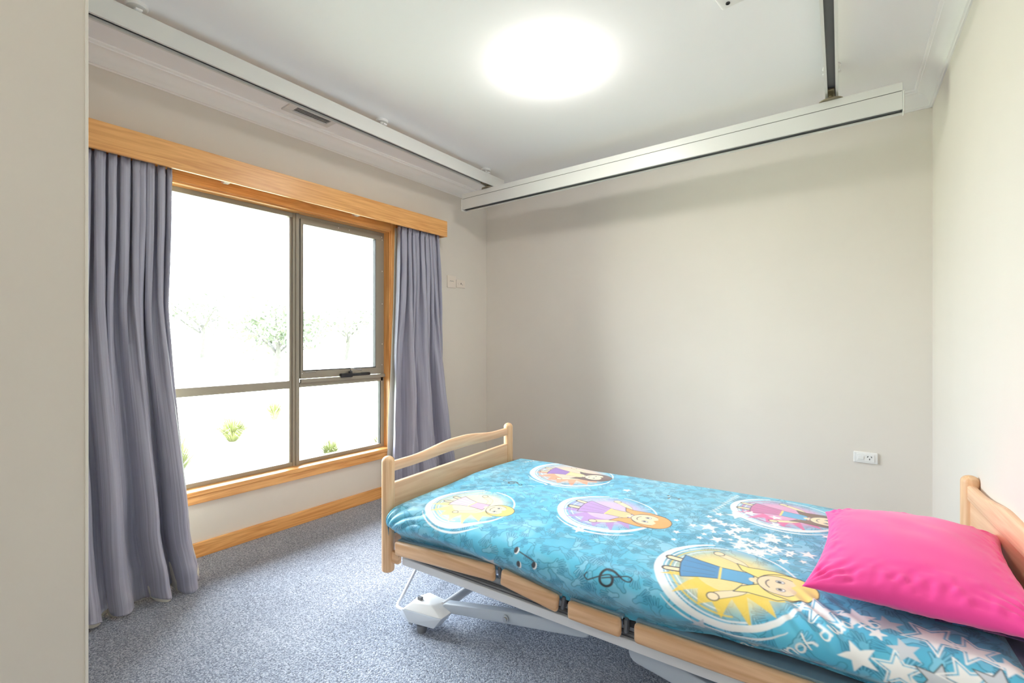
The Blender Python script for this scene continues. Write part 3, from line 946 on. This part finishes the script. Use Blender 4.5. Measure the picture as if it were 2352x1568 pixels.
# soft pale-blue brush strokes around the star field
st = .5 + .5 * vnoise(GU * 14 + GB * 30, GB * 60 - GU * 14, 31)
reg = np.exp(-(((GU - 1.42) / .24) ** 2 + ((GB - .43) / .2) ** 2))
img += ((st * reg * .55)[..., None]) * (C3(206, 226, 246) - img)
st2 = .5 + .5 * vnoise(GU * 11 + GB * 24 + 9, GB * 48 - GU * 10, 33)
img += ((np.clip(st2 - .55, 0, 1) * 1.5 * reg)[..., None]) * (C3(78, 140, 196) - img)

def win(x0, x1, y0, y1):
    i0 = max(0, int((x0 - U0) / RES)); i1 = min(NU, int((x1 - U0) / RES) + 1)
    j0 = max(0, int((y0 - B0_) / RES)); j1 = min(NB, int((y1 - B0_) / RES) + 1)
    if i1 <= i0 or j1 <= j0: return None
    return slice(j0, j1), slice(i0, i1), GU[j0:j1, i0:i1], GB[j0:j1, i0:i1]
def blend(w, d, col, alpha=1.0, soft=RES):
    m = np.clip(.5 - d / soft, 0, 1)[..., None] * alpha
    img[w[0], w[1]] = img[w[0], w[1]] * (1 - m) + col * m
def seg_d(X, Y, a, b):
    pa0, pa1 = X - a[0], Y - a[1]
    ba0, ba1 = b[0] - a[0], b[1] - a[1]
    h = np.clip((pa0 * ba0 + pa1 * ba1) / (ba0 * ba0 + ba1 * ba1 + 1e-12), 0, 1)
    return np.hypot(pa0 - ba0 * h, pa1 - ba1 * h)
def poly_d(X, Y, pts):
    d = np.full(X.shape, 1e9); inside = np.zeros(X.shape, bool)
    n = len(pts)
    for i in range(n):
        a, b = pts[i], pts[(i + 1) % n]
        d = np.minimum(d, seg_d(X, Y, a, b))
        c = (a[1] > Y) != (b[1] > Y)
        xx = (b[0] - a[0]) * (Y - a[1]) / (b[1] - a[1] + 1e-12) + a[0]
        inside ^= c & (X < xx)
    return np.where(inside, -d, d)
def bbox(pts, m):
    xs = [p[0] for p in pts]; ys = [p[1] for p in pts]
    return win(min(xs) - m, max(xs) + m, min(ys) - m, max(ys) + m)
def fill(pts, col, out=None, ow=.0016, alpha=1.0):
    w = bbox(pts, .01)
    if w is None: return
    d = poly_d(w[2], w[3], pts)
    blend(w, d, col, alpha)
    if out is not None: blend(w, np.abs(d) - ow, out)
def smooth(pts, hs, k=5):
    P = [pts[0]] + list(pts) + [pts[-1]]; out = []; oh = []
    for i in range(1, len(P) - 2):
        a, b, c, d = P[i - 1], P[i], P[i + 1], P[i + 2]
        for j in range(k):
            f = j / k
            out.append(tuple(.5 * (2 * b[q] + (c[q] - a[q]) * f + (2 * a[q] - 5 * b[q] + 4 * c[q] - d[q]) * f * f + (3 * b[q] - a[q] - 3 * c[q] + d[q]) * f ** 3) for q in (0, 1)))
            oh.append(hs[i - 1] + (hs[i] - hs[i - 1]) * f)
    return out + [pts[-1]], oh + [hs[-1]]
def stroke(pts, hw, col, alpha=1.0):
    hs = hw if isinstance(hw, (list, tuple)) else [hw] * len(pts)
    if 2 < len(pts) < 24: pts, hs = smooth(pts, hs)
    w = bbox(pts, max(hs) + .004)
    if w is None: return
    d = np.full(w[2].shape, 1e9)
    for i in range(len(pts) - 1):
        d = np.minimum(d, seg_d(w[2], w[3], pts[i], pts[i + 1]) - (hs[i] + hs[i + 1]) / 2)
    blend(w, d, col, alpha)
def ell(c, rx, ry, rot, col, out=None, ow=.0016, alpha=1.0):
    pts = []
    for i in range(28):
        a = 2 * math.pi * i / 28
        x, y = rx * math.cos(a), ry * math.sin(a)
        pts.append((c[0] + x * math.cos(rot) - y * math.sin(rot), c[1] + x * math.sin(rot) + y * math.cos(rot)))
    fill(pts, col, out, ow, alpha)
def star_pts(c, r, rot, q=.42):
    return [(c[0] + (r if i % 2 == 0 else r * q) * math.cos(rot + math.pi * i / 5), c[1] + (r if i % 2 == 0 else r * q) * math.sin(rot + math.pi * i / 5)) for i in range(10)]
def arc(c, r, a0, a1, n=40, sq=1.0):
    return [(c[0] + r * math.cos(a0 + (a1 - a0) * i / n), c[1] + sq * r * math.sin(a0 + (a1 - a0) * i / n)) for i in range(n + 1)]

WHITE = C3(246, 248, 252); LINE = C3(26, 122, 160); BLACK = C3(48, 52, 62); GREY = C3(206, 212, 220); SKIN = C3(252, 226, 190)
# hand prints scattered all over
hr = random.Random(11)
def hand(c, sz, rot):
    caps = []
    ca, sa_ = math.cos(rot), math.sin(rot)
    def R(x, y):
        return (c[0] + sz * (x * ca - y * sa_), c[1] + sz * (x * sa_ + y * ca))
    mir = hr.choice((-1, 1))
    for ang, ln, bx in ((.36, .95, .26), (.12, 1.12, .10), (-.10, 1.06, -.08), (-.36, .86, -.25)):
        caps.append((R(bx * mir, .2), R(bx * mir + math.sin(ang) * ln * mir * .7, .2 + ln * .78), .085 * sz))
    caps.append((R(-.2 * mir, -.15), R(-.62 * mir, .22), .10 * sz))
    w = win(c[0] - 1.4 * sz, c[0] + 1.4 * sz, c[1] - 1.4 * sz, c[1] + 1.4 * sz)
    if w is None: return
    X, Y = w[2], w[3]
    q = R(0, -.08)
    d = np.hypot(X - q[0], Y - q[1]) - .36 * sz
    wr0, wr1 = R(0, -.3), R(0, -.75)
    d = np.minimum(d, seg_d(X, Y, wr0, wr1) - .24 * sz)
    for a, b, r in caps:
        d = np.minimum(d, seg_d(X, Y, a, b) - r)
    tone = hr.choice((C3(88, 180, 214), C3(72, 170, 208), C3(116, 196, 224), C3(150, 212, 234)))
    blend(w, d, tone, .55)
    blend(w, np.abs(d) - .0012, LINE, .95)
spots = []
for i in range(6000):
    c = (hr.uniform(-.16, 2.04), hr.uniform(-.25, 1.2))
    if all((c[0] - q[0]) ** 2 + (c[1] - q[1]) ** 2 > .039 ** 2 for q in spots):
        spots.append(c)
for c in spots:
    hand(c, hr.uniform(.029, .037), hr.uniform(0, 6.28))

def figure(c, r, hair, top, skirt, long_hair, tilt, skin=SKIN):
    """a plain little paper-doll girl: feet towards the foot of the bed, head towards the pillow"""
    ct, st_ = math.cos(tilt), math.sin(tilt)
    def T(x, y):
        return (c[0] + r * (x * ct - y * st_), c[1] + r * (x * st_ + y * ct))
    def TP(l): return [T(*p) for p in l]
    stroke(TP([(-.62, .16), (-.95, .22)]), .058 * r * 1.5, BLACK); stroke(TP([(-.62, -.16), (-.95, -.20)]), .058 * r * 1.5, BLACK)
    stroke(TP([(-.62, .16), (-.95, .22)]), .052 * r, skin); stroke(TP([(-.62, -.16), (-.95, -.20)]), .052 * r, skin)
    fill(TP([(-.10, .20), (-.45, .30), (-.72, .42), (-.76, .1), (-.74, -.2), (-.70, -.40), (-.42, -.28), (-.10, -.19)]), skirt, BLACK)
    for k in (.22, 0, -.2):
        stroke(TP([(-.2, k * .6), (-.7, k)]), .0012, BLACK, .5)
    for s in (1, -1):
        pts = TP([(.30, .20 * s), (.18, .48 * s), (-.12, .66 * s)])
        stroke(pts, .066 * r + .0016, BLACK); stroke(pts, .066 * r, skin)
        h = T(-.18, .70 * s); ell(h, .09 * r, .075 * r, tilt, skin, BLACK)
    fill(TP([(.38, .20), (.1, .19), (-.12, .20), (-.12, -.20), (.1, -.19), (.38, -.20)]), top, BLACK)
    stroke(TP([(-.12, .19), (-.12, -.19)]), .02 * r, C3(250, 222, 120))
    if long_hair:
        fill(TP([(1.06, .34), (.7, .44), (.3, .40), (.12, .46), (.2, .25), (.45, .1), (.45, -.1), (.2, -.28), (.10, -.48), (.3, -.42), (.7, -.46), (1.06, -.34), (1.24, -.12), (1.24, .12)]), hair, BLACK, .0018)
    ell(T(.86, 0), .42 * r, .37 * r, tilt, hair, BLACK, .0018)
    stroke(TP([(.38, 0), (.5, 0)]), .07 * r, skin)
    ell(T(.74, 0), .31 * r, .285 * r, tilt, skin, BLACK, .0014)
    fill(TP([(.92, .27), (.98, .1), (.90, .02), (.98, -.08), (.92, -.27), (1.06, -.2), (1.1, 0), (1.06, .2)]), hair)
    for s in (1, -1):
        ell(T(.76, .12 * s), .062 * r, .045 * r, tilt, C3(255, 255, 255), BLACK, .0011)
        ell(T(.75, .115 * s), .034 * r, .030 * r, tilt, BLACK)
    stroke(TP([(.60, .12), (.565, .06), (.555, 0), (.565, -.06), (.60, -.12)]), .0018, BLACK)

def roundel(c, r, main, deep, fig, flip):
    a = flip
    # white swirl, coloured glow, ragged burst on one side
    stroke(arc(c, r * 1.0, math.pi * .62, math.pi * 1.72, 60), [.004 + .010 * math.sin(math.pi * i / 60) for i in range(61)], WHITE, .92)
    w = win(c[0] - r, c[0] + r, c[1] - r, c[1] + r)
    if w is not None:
        dd = np.hypot(w[2] - c[0], w[3] - c[1])
        blend(w, dd - r * .80, main, .55, soft=.05)
        blend(w, dd - r * .62, main, .75, soft=.04)
    for k, q in enumerate((.90, .83, .77)):
        stroke(arc(c, r * q, math.pi * (.55 + .05 * k), math.pi * (1.62 - .06 * k), 50), .003 - .0005 * k, (WHITE, deep, WHITE)[k], .85)
    burst = []
    for i in range(15):
        t = -math.pi * .92 + i * (math.pi * .86 / 14)
        q = (.92 if i % 2 else .60) + .10 * math.sin(i * 2.3)
        burst.append((c[0] + r * q * math.cos(t), c[1] + r * q * math.sin(t)))
    burst += arc(c, r * .46, -math.pi * .08, -math.pi * .92, 10)
    fill(burst, deep, None, alpha=.85)
    stroke(arc(c, r * .98, -math.pi * .80, -math.pi * .02, 40), [.002 + .008 * math.sin(math.pi * i / 40) for i in range(41)], WHITE, .95)
    stroke(arc(c, r * 1.13, -math.pi * .75, -math.pi * .25, 40), [.001 + .004 * math.sin(math.pi * i / 40) for i in range(41)], WHITE, .9)
    stroke(arc(c, r * .96, math.pi * .05, math.pi * .5, 40), .0035, WHITE, .85)
    figure(*fig)

YEL, YELD = C3(252, 226, 140), C3(242, 206, 60)
roundel((.505, .845), .22, C3(252, 206, 176), C3(240, 150, 110), ((.50, .845), .17, C3(104, 74, 72), C3(250, 236, 160), C3(150, 110, 190), True, .12), 1)
roundel((.360, .155), .19, C3(250, 240, 196), C3(246, 226, 140), ((.37, .165), .15, C3(244, 216, 120), C3(226, 180, 214), C3(236, 206, 226), False, .0), 1)
roundel((.885, .405), .20, C3(222, 190, 236), C3(184, 136, 206), ((.905, .405), .185, C3(240, 168, 96), C3(250, 204, 150), C3(190, 150, 214), True, -.02), 1)
roundel((1.500, .775), .19, C3(240, 160, 206), C3(226, 82, 158), ((1.51, .775), .18, C3(120, 84, 70), C3(96, 178, 226), C3(206, 110, 170), True, -.08), 1)
roundel((1.388, .115), .205, YEL, YELD, ((1.385, .125), .185, C3(250, 226, 130), C3(86, 166, 214), C3(66, 140, 196), True, .1), 1)

# treble clefs and quavers
def clef(c, s, rot):
    g = [(-1.0, .25), (-1.15, .05), (-1.0, -.15), (-.8, -.1), (-.3, .05), (.2, .12), (.35, -.1), (.25, -.4), (-.05, -.5), (-.3, -.25), (-.25, .15), (.05, .42), (.45, .3), (.9, -.15), (1.2, -.25), (1.35, -.1), (1.1, .05), (.6, .0), (-.2, -.05)]
    pts = [(c[0] + s * (x * math.cos(rot) - y * math.sin(rot)), c[1] + s * (x * math.sin(rot) + y * math.cos(rot))) for x, y in g]
    stroke(pts, [.0015 + .0028 * (1 if 6 <= i <= 12 else .25) for i in range(len(pts))], BLACK)
clef((1.05, -.045), .062, .25)
clef((.325, .52), .045, .0)
def note(c, s, rot):
    def T(x, y): return (c[0] + s * (x * math.cos(rot) - y * math.sin(rot)), c[1] + s * (x * math.sin(rot) + y * math.cos(rot)))
    stroke([T(-.2, .45), T(.75, .0)], .0024, BLACK)
    for p in ((-.45, .55), (-.35, -.35), (.75, -.25)):
        ell(T(p[0] + .05, p[1] - .05), .24 * s, .15 * s, rot + 1.2, WHITE)
        ell(T(*p), .22 * s, .13 * s, rot + 1.2, BLACK)
note((.742, -.072), .062, .2)
note((1.058, .735), .04, .2)

# stars
sr = random.Random(5)
def star(c, r, style):
    ro = sr.uniform(0, 6.28)
    if style == 0: fill(star_pts(c, r, ro), WHITE)
    elif style == 1:
        w = bbox(star_pts(c, r * 1.25, ro), .01)
        if w is not None:
            blend(w, np.abs(poly_d(w[2], w[3], star_pts(c, r * 1.35, ro))) - .0018, WHITE)
        fill(star_pts(c, r, ro), WHITE)
    elif style == 2: fill(star_pts(c, r, ro), GREY, BLACK, .0012)
    elif style == 3: fill(star_pts(c, r, ro), GREY)
for p, r, s in (((.848, .727), .026, 0), ((.856, .178), .028, 0), ((1.336, -.118), .034, 3), ((1.339, .646), .045, 0), ((.585, -.15), .045, 3)):
    star(p, r, s)
for i in range(60):
    u, b = sr.gauss(1.40, .12), sr.gauss(.42, .10)
    if (u - 1.388) ** 2 + (b - .115) ** 2 < .045: continue
    star((u, b), sr.uniform(.012, .030), sr.choice((0, 0, 0, 1)))
for p, r, s in (((1.622, .055), .046, 1), ((1.705, .070), .048, 0), ((1.640, -.150), .040, 3), ((1.700, -.060), .044, 0), ((1.775, -.065), .038, 1), ((1.765, .075), .040, 3),
                ((1.790, -.010), .036, 3), ((1.845, -.065), .046, 2), ((1.818, -.115), .050, 0), ((1.765, -.140), .040, 2), ((1.895, -.045), .040, 1), ((1.945, -.035), .046, 2), ((1.935, -.095), .046, 1),
                ((1.890, -.115), .042, 0), ((1.850, .060), .048, 1), ((1.920, .045), .040, 1), ((1.740, .020), .014, 1), ((1.85, -.165), .04, 1), ((1.93, -.16), .04, 0), ((1.985, -.075), .040, 2), ((1.975, .02), .034, 0), ((1.99, -.15), .036, 1)):
    star(p, r, s)

# hand-lettered words
GL = {'S': [[(.9, .95), (.55, 1.1), (.2, .95), (.25, .65), (.75, .42), (.8, .12), (.4, -.02), (.05, .1)]],
      't': [[(.3, 1.0), (.3, .1), (.5, 0), (.65, .08)], [(.02, .62), (.62, .66)]],
      'o': [[(.35, .6), (.08, .4), (.1, .1), (.38, 0), (.62, .2), (.6, .5), (.35, .6)]],
      'm': [[(.05, .6), (.1, 0)], [(.1, .4), (.3, .6), (.42, .5), (.45, 0)], [(.45, .4), (.65, .6), (.8, .5), (.84, 0)]],
      'p': [[(.08, .6), (.12, -.5)], [(.1, .45), (.35, .62), (.6, .42), (.52, .1), (.3, 0), (.12, .1)]],
      'y': [[(.05, .6), (.15, .25), (.4, .15)], [(.62, .62), (.5, 0), (.25, -.5)]],
      'u': [[(.06, .6), (.1, .12), (.35, 0), (.58, .2)], [(.62, .6), (.64, .02)]],
      'r': [[(.08, .6), (.12, 0)], [(.1, .4), (.3, .6), (.5, .55)]],
      'f': [[(.6, .95), (.4, 1.05), (.28, .85), (.26, 0)], [(.05, .55), (.52, .58)]],
      'e': [[(.08, .32), (.6, .36), (.45, .6), (.15, .5), (.08, .2), (.3, 0), (.62, .12)]]}
def write(txt, p0, d, h, hw, col):
    up = (-d[1], d[0]); x = 0
    for ch in txt:
        if ch == ' ': x += .5; continue
        jit = hr.uniform(-.06, .06)
        for s_ in GL[ch]:
            stroke([(p0[0] + h * ((x + a) * d[0] + (b_ + jit) * up[0]), p0[1] + h * ((x + a) * d[1] + (b_ + jit) * up[1])) for a, b_ in s_], hw, col)
        x += (1.05 if ch in 'mS' else .82)
tl = math.hypot(.215, .225)
write('Stomp your feet', (1.728, .088), (-.215 / tl, -.225 / tl), .036, .0026, WHITE)
# wavy line of lettering too small to read, further up the bed and by the footboard
for (a, b_, n_) in (((1.302, .945), (1.25, .627), 13), ((.045, .38), (.045, .70), 12), ((.155, .90), (.185, 1.0), 5)):
    for i in range(n_):
        f = (i + .5) / n_
        c = (a[0] + (b_[0] - a[0]) * f, a[1] + (b_[1] - a[1]) * f)
        q = hr.uniform(.008, .014)
        stroke([(c[0] - q, c[1] - .005), (c[0] + q * .4, c[1] + .004), (c[0] - q * .3, c[1] + .007), (c[0] + q, c[1] - .003)], .0022, WHITE)
img = np.clip(img, 0.003, .93)

# ------------------------------------------------------------------ duvet shape
for ax in (0, 1, 0, 1):
    img = (np.roll(img, 1, ax) + np.roll(img, -1, ax) + 2 * img) / 4
col = img.reshape(NB // 2, 2, NU // 2, 2, 3).mean((1, 3))
a_u = U0 + (np.arange(NU // 2) + .5) * RES * 2
a_b = B0_ + (np.arange(NB // 2) + .5) * RES * 2
ui = (a_u > -.115) & (a_u < 2.03)
bi = (a_b > -.225) & (a_b < 1.19)
col = col[np.ix_(bi, ui)]
au, ab = np.meshgrid(a_u[ui], a_b[bi])
# along the bed: round over the mattress end inside the footboard
Rf = .062
th = np.clip((.085 - au) / Rf, 0, np.pi / 2)
u = np.where(au >= .085, au, .085 - Rf * np.sin(th))
dza = np.where(au >= .085, 0, Rf * (1 - np.cos(th))) + np.clip((.085 - Rf * np.pi / 2) - au, 0, 1) * .9
Rh = .045
th2 = np.clip((au - 1.968) / Rh, 0, np.pi / 2)
u = np.where(au > 1.968, 1.968 + Rh * np.sin(th2), u)
dza = dza + np.where(au > 1.968, Rh * (1 - np.cos(th2)), 0) 
# across: near side bulges out past the frame and tucks under, far side drops behind
Rn, Rz = .082, .068
tn = np.clip((.035 - ab) / Rn, 0, np.pi / 2)
bq = .035 - Rn * np.pi / 2
e = np.clip(bq - ab, 0, 1)
emax = bq - (-.2225)
hem = np.interp(au, [-.1, .0, .09, .30, .53, .84, 1.10, 1.25, 1.35, 1.62, 2.0], [.372, .360, .330, .347, .353, .322, .322, .334, .350, .352, .352])
vt_ = np.interp(au, [0, .5, .9, 1.2, 1.4, 2.0], [.030, .022, .020, .022, .042, .045])
v = np.where(ab >= .035, ab, .035 - Rn * np.sin(tn))
v = np.where(e > 0, -.047 + (vt_ + .047) * sstep(0, 1, e / emax), v)
dzb = np.where(ab >= .035, 0, Rz * (1 - np.cos(tn)))
ztop = .500 + .012 * np.sin(np.pi * np.clip(ab, 0, 1))
dzb = np.where(e > 0, Rz + (ztop - Rz - hem) * (e / emax) ** .9, dzb)
Rr = .05
tf = np.clip((ab - .985) / Rr, 0, np.pi / 2)
v = np.where(ab > .985, .985 + Rr * np.sin(tf), v)
dzb = dzb + np.where(ab > .985, Rr * (1 - np.cos(tf)), 0) + np.clip(ab - (.985 + Rr * np.pi / 2), 0, 1)
dz = np.sqrt(dza ** 2 + dzb ** 2)
z = ztop - dz
z = np.maximum(z, np.where(dzb > .03, hem - .002, .36))
# corner of the near foot end pulled in
cr_ = np.clip(dza / .1, 0, 1) * np.clip(dzb / .08, 0, 1)
v = v + .035 * cr_
# puffiness, creases and gathers
top = 1 - np.clip(dz / .06, 0, 1)
z = z + .005 * vnoise(au * 3.2, ab * 3.2, 41) + .0022 * vnoise(au * 9, ab * 9, 42)
sidem = np.clip(dzb / .05, 0, 1) * (ab < .4)
wr = .004 * vnoise(au * 9, ab * 5 + 3, 43) + .0022 * vnoise(au * 24 + ab * 9, ab * 9, 44)
v = v - sidem * wr
gath = np.exp(-((au - .12) / .20) ** 2) * np.exp(-((ab + .05) / .11) ** 2)
ga = np.arctan2(ab + .16, au - .02)
rid = np.abs(np.sin(ga * 9 + 1.5 * vnoise(au * 10, ab * 10, 45)))
z = z + gath * .007 * (rid - .5) * np.clip(top + .3, 0, 1)
v = v - gath * .007 * (rid - .5) * sidem
# crease lines running from the fold near the foot, and dents by the pillow
f1 = np.exp(-((ab - (.45 + .9 * (au - .32))) / .010) ** 2) * np.exp(-((au - .45) / .25) ** 2)
z = z - .0035 * f1 * top
pn = np.exp(-((au - 1.62) / .07) ** 2) * np.exp(-((ab - .02) / .10) ** 2)
z = z + pn * .006 * np.sin((au * .8 + ab * .6) * 150)
PD_ = np.stack([u, v, z], -1)
dv = grid_obj('duvet', PD_, 'print', col=col)
dv.location = (BO[0], BO[1], 0); dv.rotation_euler = (0, 0, BR)
tag(dv, 'turquoise duvet printed with handprints, stars and cartoon girls, spread on the bed', 'duvet')

# ------------------------------------------------------------------ pillows
def pillow(name, label, c, hu, hv, ht, tilt, rz, m, seed, conc=.10, corner_z=0.0):
    n = 150
    s, t = np.meshgrid(np.linspace(-1, 1, n), np.linspace(-1, 1, n), indexing='ij')
    ps = 1 - conc * (1 - t ** 2); 
    edge = np.clip((1 - s ** 2), 0, 1) * np.clip((1 - t ** 2), 0, 1)
    th = edge ** .5
    x = s * hu * (1 - conc * .9 * (1 - np.abs(t) ** 2.2) * np.abs(s) ** 3)
    y = t * hv * (1 - conc * .7 * (1 - np.abs(s) ** 2.2) * np.abs(t) ** 3)
    # puckers running in from the corners and seams
    wr = np.zeros_like(s)
    for sx in (-1, 1):
        for sy in (-1, 1):
            dx, dy = (s - sx) * hu, (t - sy) * hv
            r = np.hypot(dx, dy); a = np.arctan2(dy, dx)
            wr += .0060 * np.sin(a * 17 + seed + 3 * vnoise(s * 3, t * 3, seed)) * np.exp(-(r / .10) ** 2) * sstep(0, .03, r)
    er = 1 - np.minimum(1 - np.abs(s), 1 - np.abs(t))
    wr += .0035 * vnoise(s * 14 + 3 * np.abs(t), t * 14, seed + 4) * sstep(.55, .92, er) * sstep(0, .05, edge)
    wr += .0030 * vnoise(s * 3 + t * 1.5, t * 3.5, seed + 6)
    zt = ht * .60 * th + wr * np.clip(edge * 12, 0, 1)
    zb = -ht * .40 * th + .4 * wr * np.clip(edge * 12, 0, 1)
    P1 = np.stack([x, y, zt], -1); P2 = np.stack([x, y, zb], -1)
    full = np.concatenate([P1, P2[::-1][1:]], 0)
    o = grid_obj(name, full, m)
    o.location = c
    o.rotation_euler = (0, tilt, rz)
    # close the two remaining rims
    bm = bmesh.new(); bm.from_mesh(o.data)
    bmesh.ops.remove_doubles(bm, verts=bm.verts[:], dist=.00005)
    bmesh.ops.recalc_face_normals(bm, faces=bm.faces[:])
    bm.to_mesh(o.data); bm.free()
    for p in o.data.polygons: p.use_smooth = True
    return tag(o, label, 'pillow')
def bedw(u, v, z):
    return (BO[0] + u * math.cos(BR) - v * math.sin(BR), BO[1] + u * math.sin(BR) + v * math.cos(BR), z)
pillow('pillow', 'bright pink plain pillow lying against the headboard on the duvet', bedw(1.848, .375, .570), .240, .352, .160, -.05, BR - .08, 'pink', 3, conc=.14)
pillow('pillow', 'dark multicoloured pillow mostly hidden beneath the pink pillow, beside headboard', bedw(1.965, .50, .512), .10, .365, .030, .0, BR, 'pattern', 9, conc=.04)

# ------------------------------------------------------------------ outside
gr = B()
gx = [XL - .14, -5.0, -9, -16, -26, -70]
gz = [-.26, -.26, -.20, .05, .38, .9]
rows = [[gr.bm.verts.new((x, y, zz)) for x, zz in zip(gx, gz)] for y in (-40, 0, 40, 90)]
for a, b in zip(rows[:-1], rows[1:]):
    for i in range(len(gx) - 1):
        gr.bm.faces.new((a[i], a[i + 1], b[i + 1], b[i]))
o = gr.obj('ground', 'lawn'); o['kind'] = 'structure'
mb = B()
mrow = []
for i in range(25):
    y = -2 + i * .45
    mrow.append([mb.bm.verts.new((x, y, zz)) for x, zz in ((XL - .16, -.24), (-4.0, -.215 + .015 * math.sin(i * 1.7)), (-5.2 - .35 * math.sin(i * .8), -.235), (-5.4 - .35 * math.sin(i * .8), -.27))])
for a, b in zip(mrow[:-1], mrow[1:]):
    for i in range(3):
        mb.bm.faces.new((a[i], a[i + 1], b[i + 1], b[i]))
o = mb.obj('garden_bed_mulch', 'mulch'); o['kind'] = 'stuff'
tag(o, 'brown mulch of the garden bed outside below the window', 'mulch', kind='stuff')
def tuft(label, x, y, z, h, n, spread):
    b = B()
    for i in range(n):
        a = rnd.uniform(0, 6.28); l = h * rnd.uniform(.6, 1.1); s_ = spread * rnd.uniform(.2, 1.0)
        wv = .006 * rnd.uniform(.7, 1.4)
        pts = [(x + math.cos(a) * s_ * f ** 1.6 + math.cos(a) * .03, y + math.sin(a) * s_ * f ** 1.6 + math.sin(a) * .03, z + l * (f - .45 * f ** 3 * s_ / spread)) for f in (0, .35, .7, 1)]
        nx, ny = -math.sin(a), math.cos(a)
        prev = None
        for j, p in enumerate(pts):
            ww = wv * (1, .9, .6, .1)[j]
            cur = (b.bm.verts.new((p[0] - nx * ww, p[1] - ny * ww, p[2])), b.bm.verts.new((p[0] + nx * ww, p[1] + ny * ww, p[2])))
            if prev: b.bm.faces.new((prev[0], prev[1], cur[1], cur[0]))
            prev = cur
    o = b.obj('tussock_grass', 'blade')
    return tag(o, label, 'grass plant', group='grass tufts outside the window')
tuft('spiky green grass tuft outside, seen through left lower pane middle', -7.3, 3.0, -.24, .50, 420, .72)
tuft('smaller grass tuft outside just behind the spiky green one', -8.6, 4.25, -.21, .45, 280, .36)
tuft('grass tuft outside close beside the near curtain edge', -5.6, 1.75, -.26, .70, 260, .42)
tuft('low yellow green tuft outside, seen through right lower pane', -5.15, 3.22, -.22, .34, 220, .28)
tuft('sparse grass tuft outside at far corner of right lower pane', -5.0, 3.85, -.21, .36, 140, .3)
def tree(label, x, y, z, h, seed, crown, lf='leaf'):
    r = random.Random(seed)
    t = thing('garden_tree', label, 'tree', (x, y, z), group='trees beyond the lawn')
    b = B(); tips = []
    b.tube([(x, y, z - .1), (x + .08 * h, y + .03, z + .25 * h), (x + .10 * h, y, z + .5 * h)], [.045 * h, .034 * h, .022 * h], 9)
    for i in range(7):
        a = r.uniform(0, 6.28); q = r.uniform(.25, .5)
        s0 = (x + .09 * h * min(1, q * 2), y, z + q * h)
        s1 = (s0[0] + math.cos(a) * crown * .5, s0[1] + math.sin(a) * crown * .5, s0[2] + .22 * h)
        s2 = (s0[0] + math.cos(a) * crown * .9, s0[1] + math.sin(a) * crown * .9, s0[2] + .34 * h)
        b.tube([s0, s1, s2], [.016 * h, .010 * h, .004 * h], 6); tips += [s1, s2]
    b.obj('trunk', 'bark', t, smooth=True)
    b = B()
    for i in range(1500):
        c = Vector(r.choice(tips)) + Vector((r.gauss(0, crown * .26), r.gauss(0, crown * .26), r.gauss(0, h * .10)))
        d = Vector((r.uniform(-1, 1), r.uniform(-1, 1), r.uniform(-1, 1))).normalized(); e_ = d.orthogonal().normalized()
        l = .05 * h * r.uniform(.5, 1)
        b.bm.faces.new([b.bm.verts.new(c + d * l * p + e_ * l * .35 * q) for p, q in ((-1, 0), (0, 1), (1, 0), (0, -1))])
    b.obj('foliage', lf, t)['kind'] = 'stuff'
tree('leaning tree beyond lawn, seen left of the window mullion', -16.0, 7.9, .03, 2.6, 4, 1.2)
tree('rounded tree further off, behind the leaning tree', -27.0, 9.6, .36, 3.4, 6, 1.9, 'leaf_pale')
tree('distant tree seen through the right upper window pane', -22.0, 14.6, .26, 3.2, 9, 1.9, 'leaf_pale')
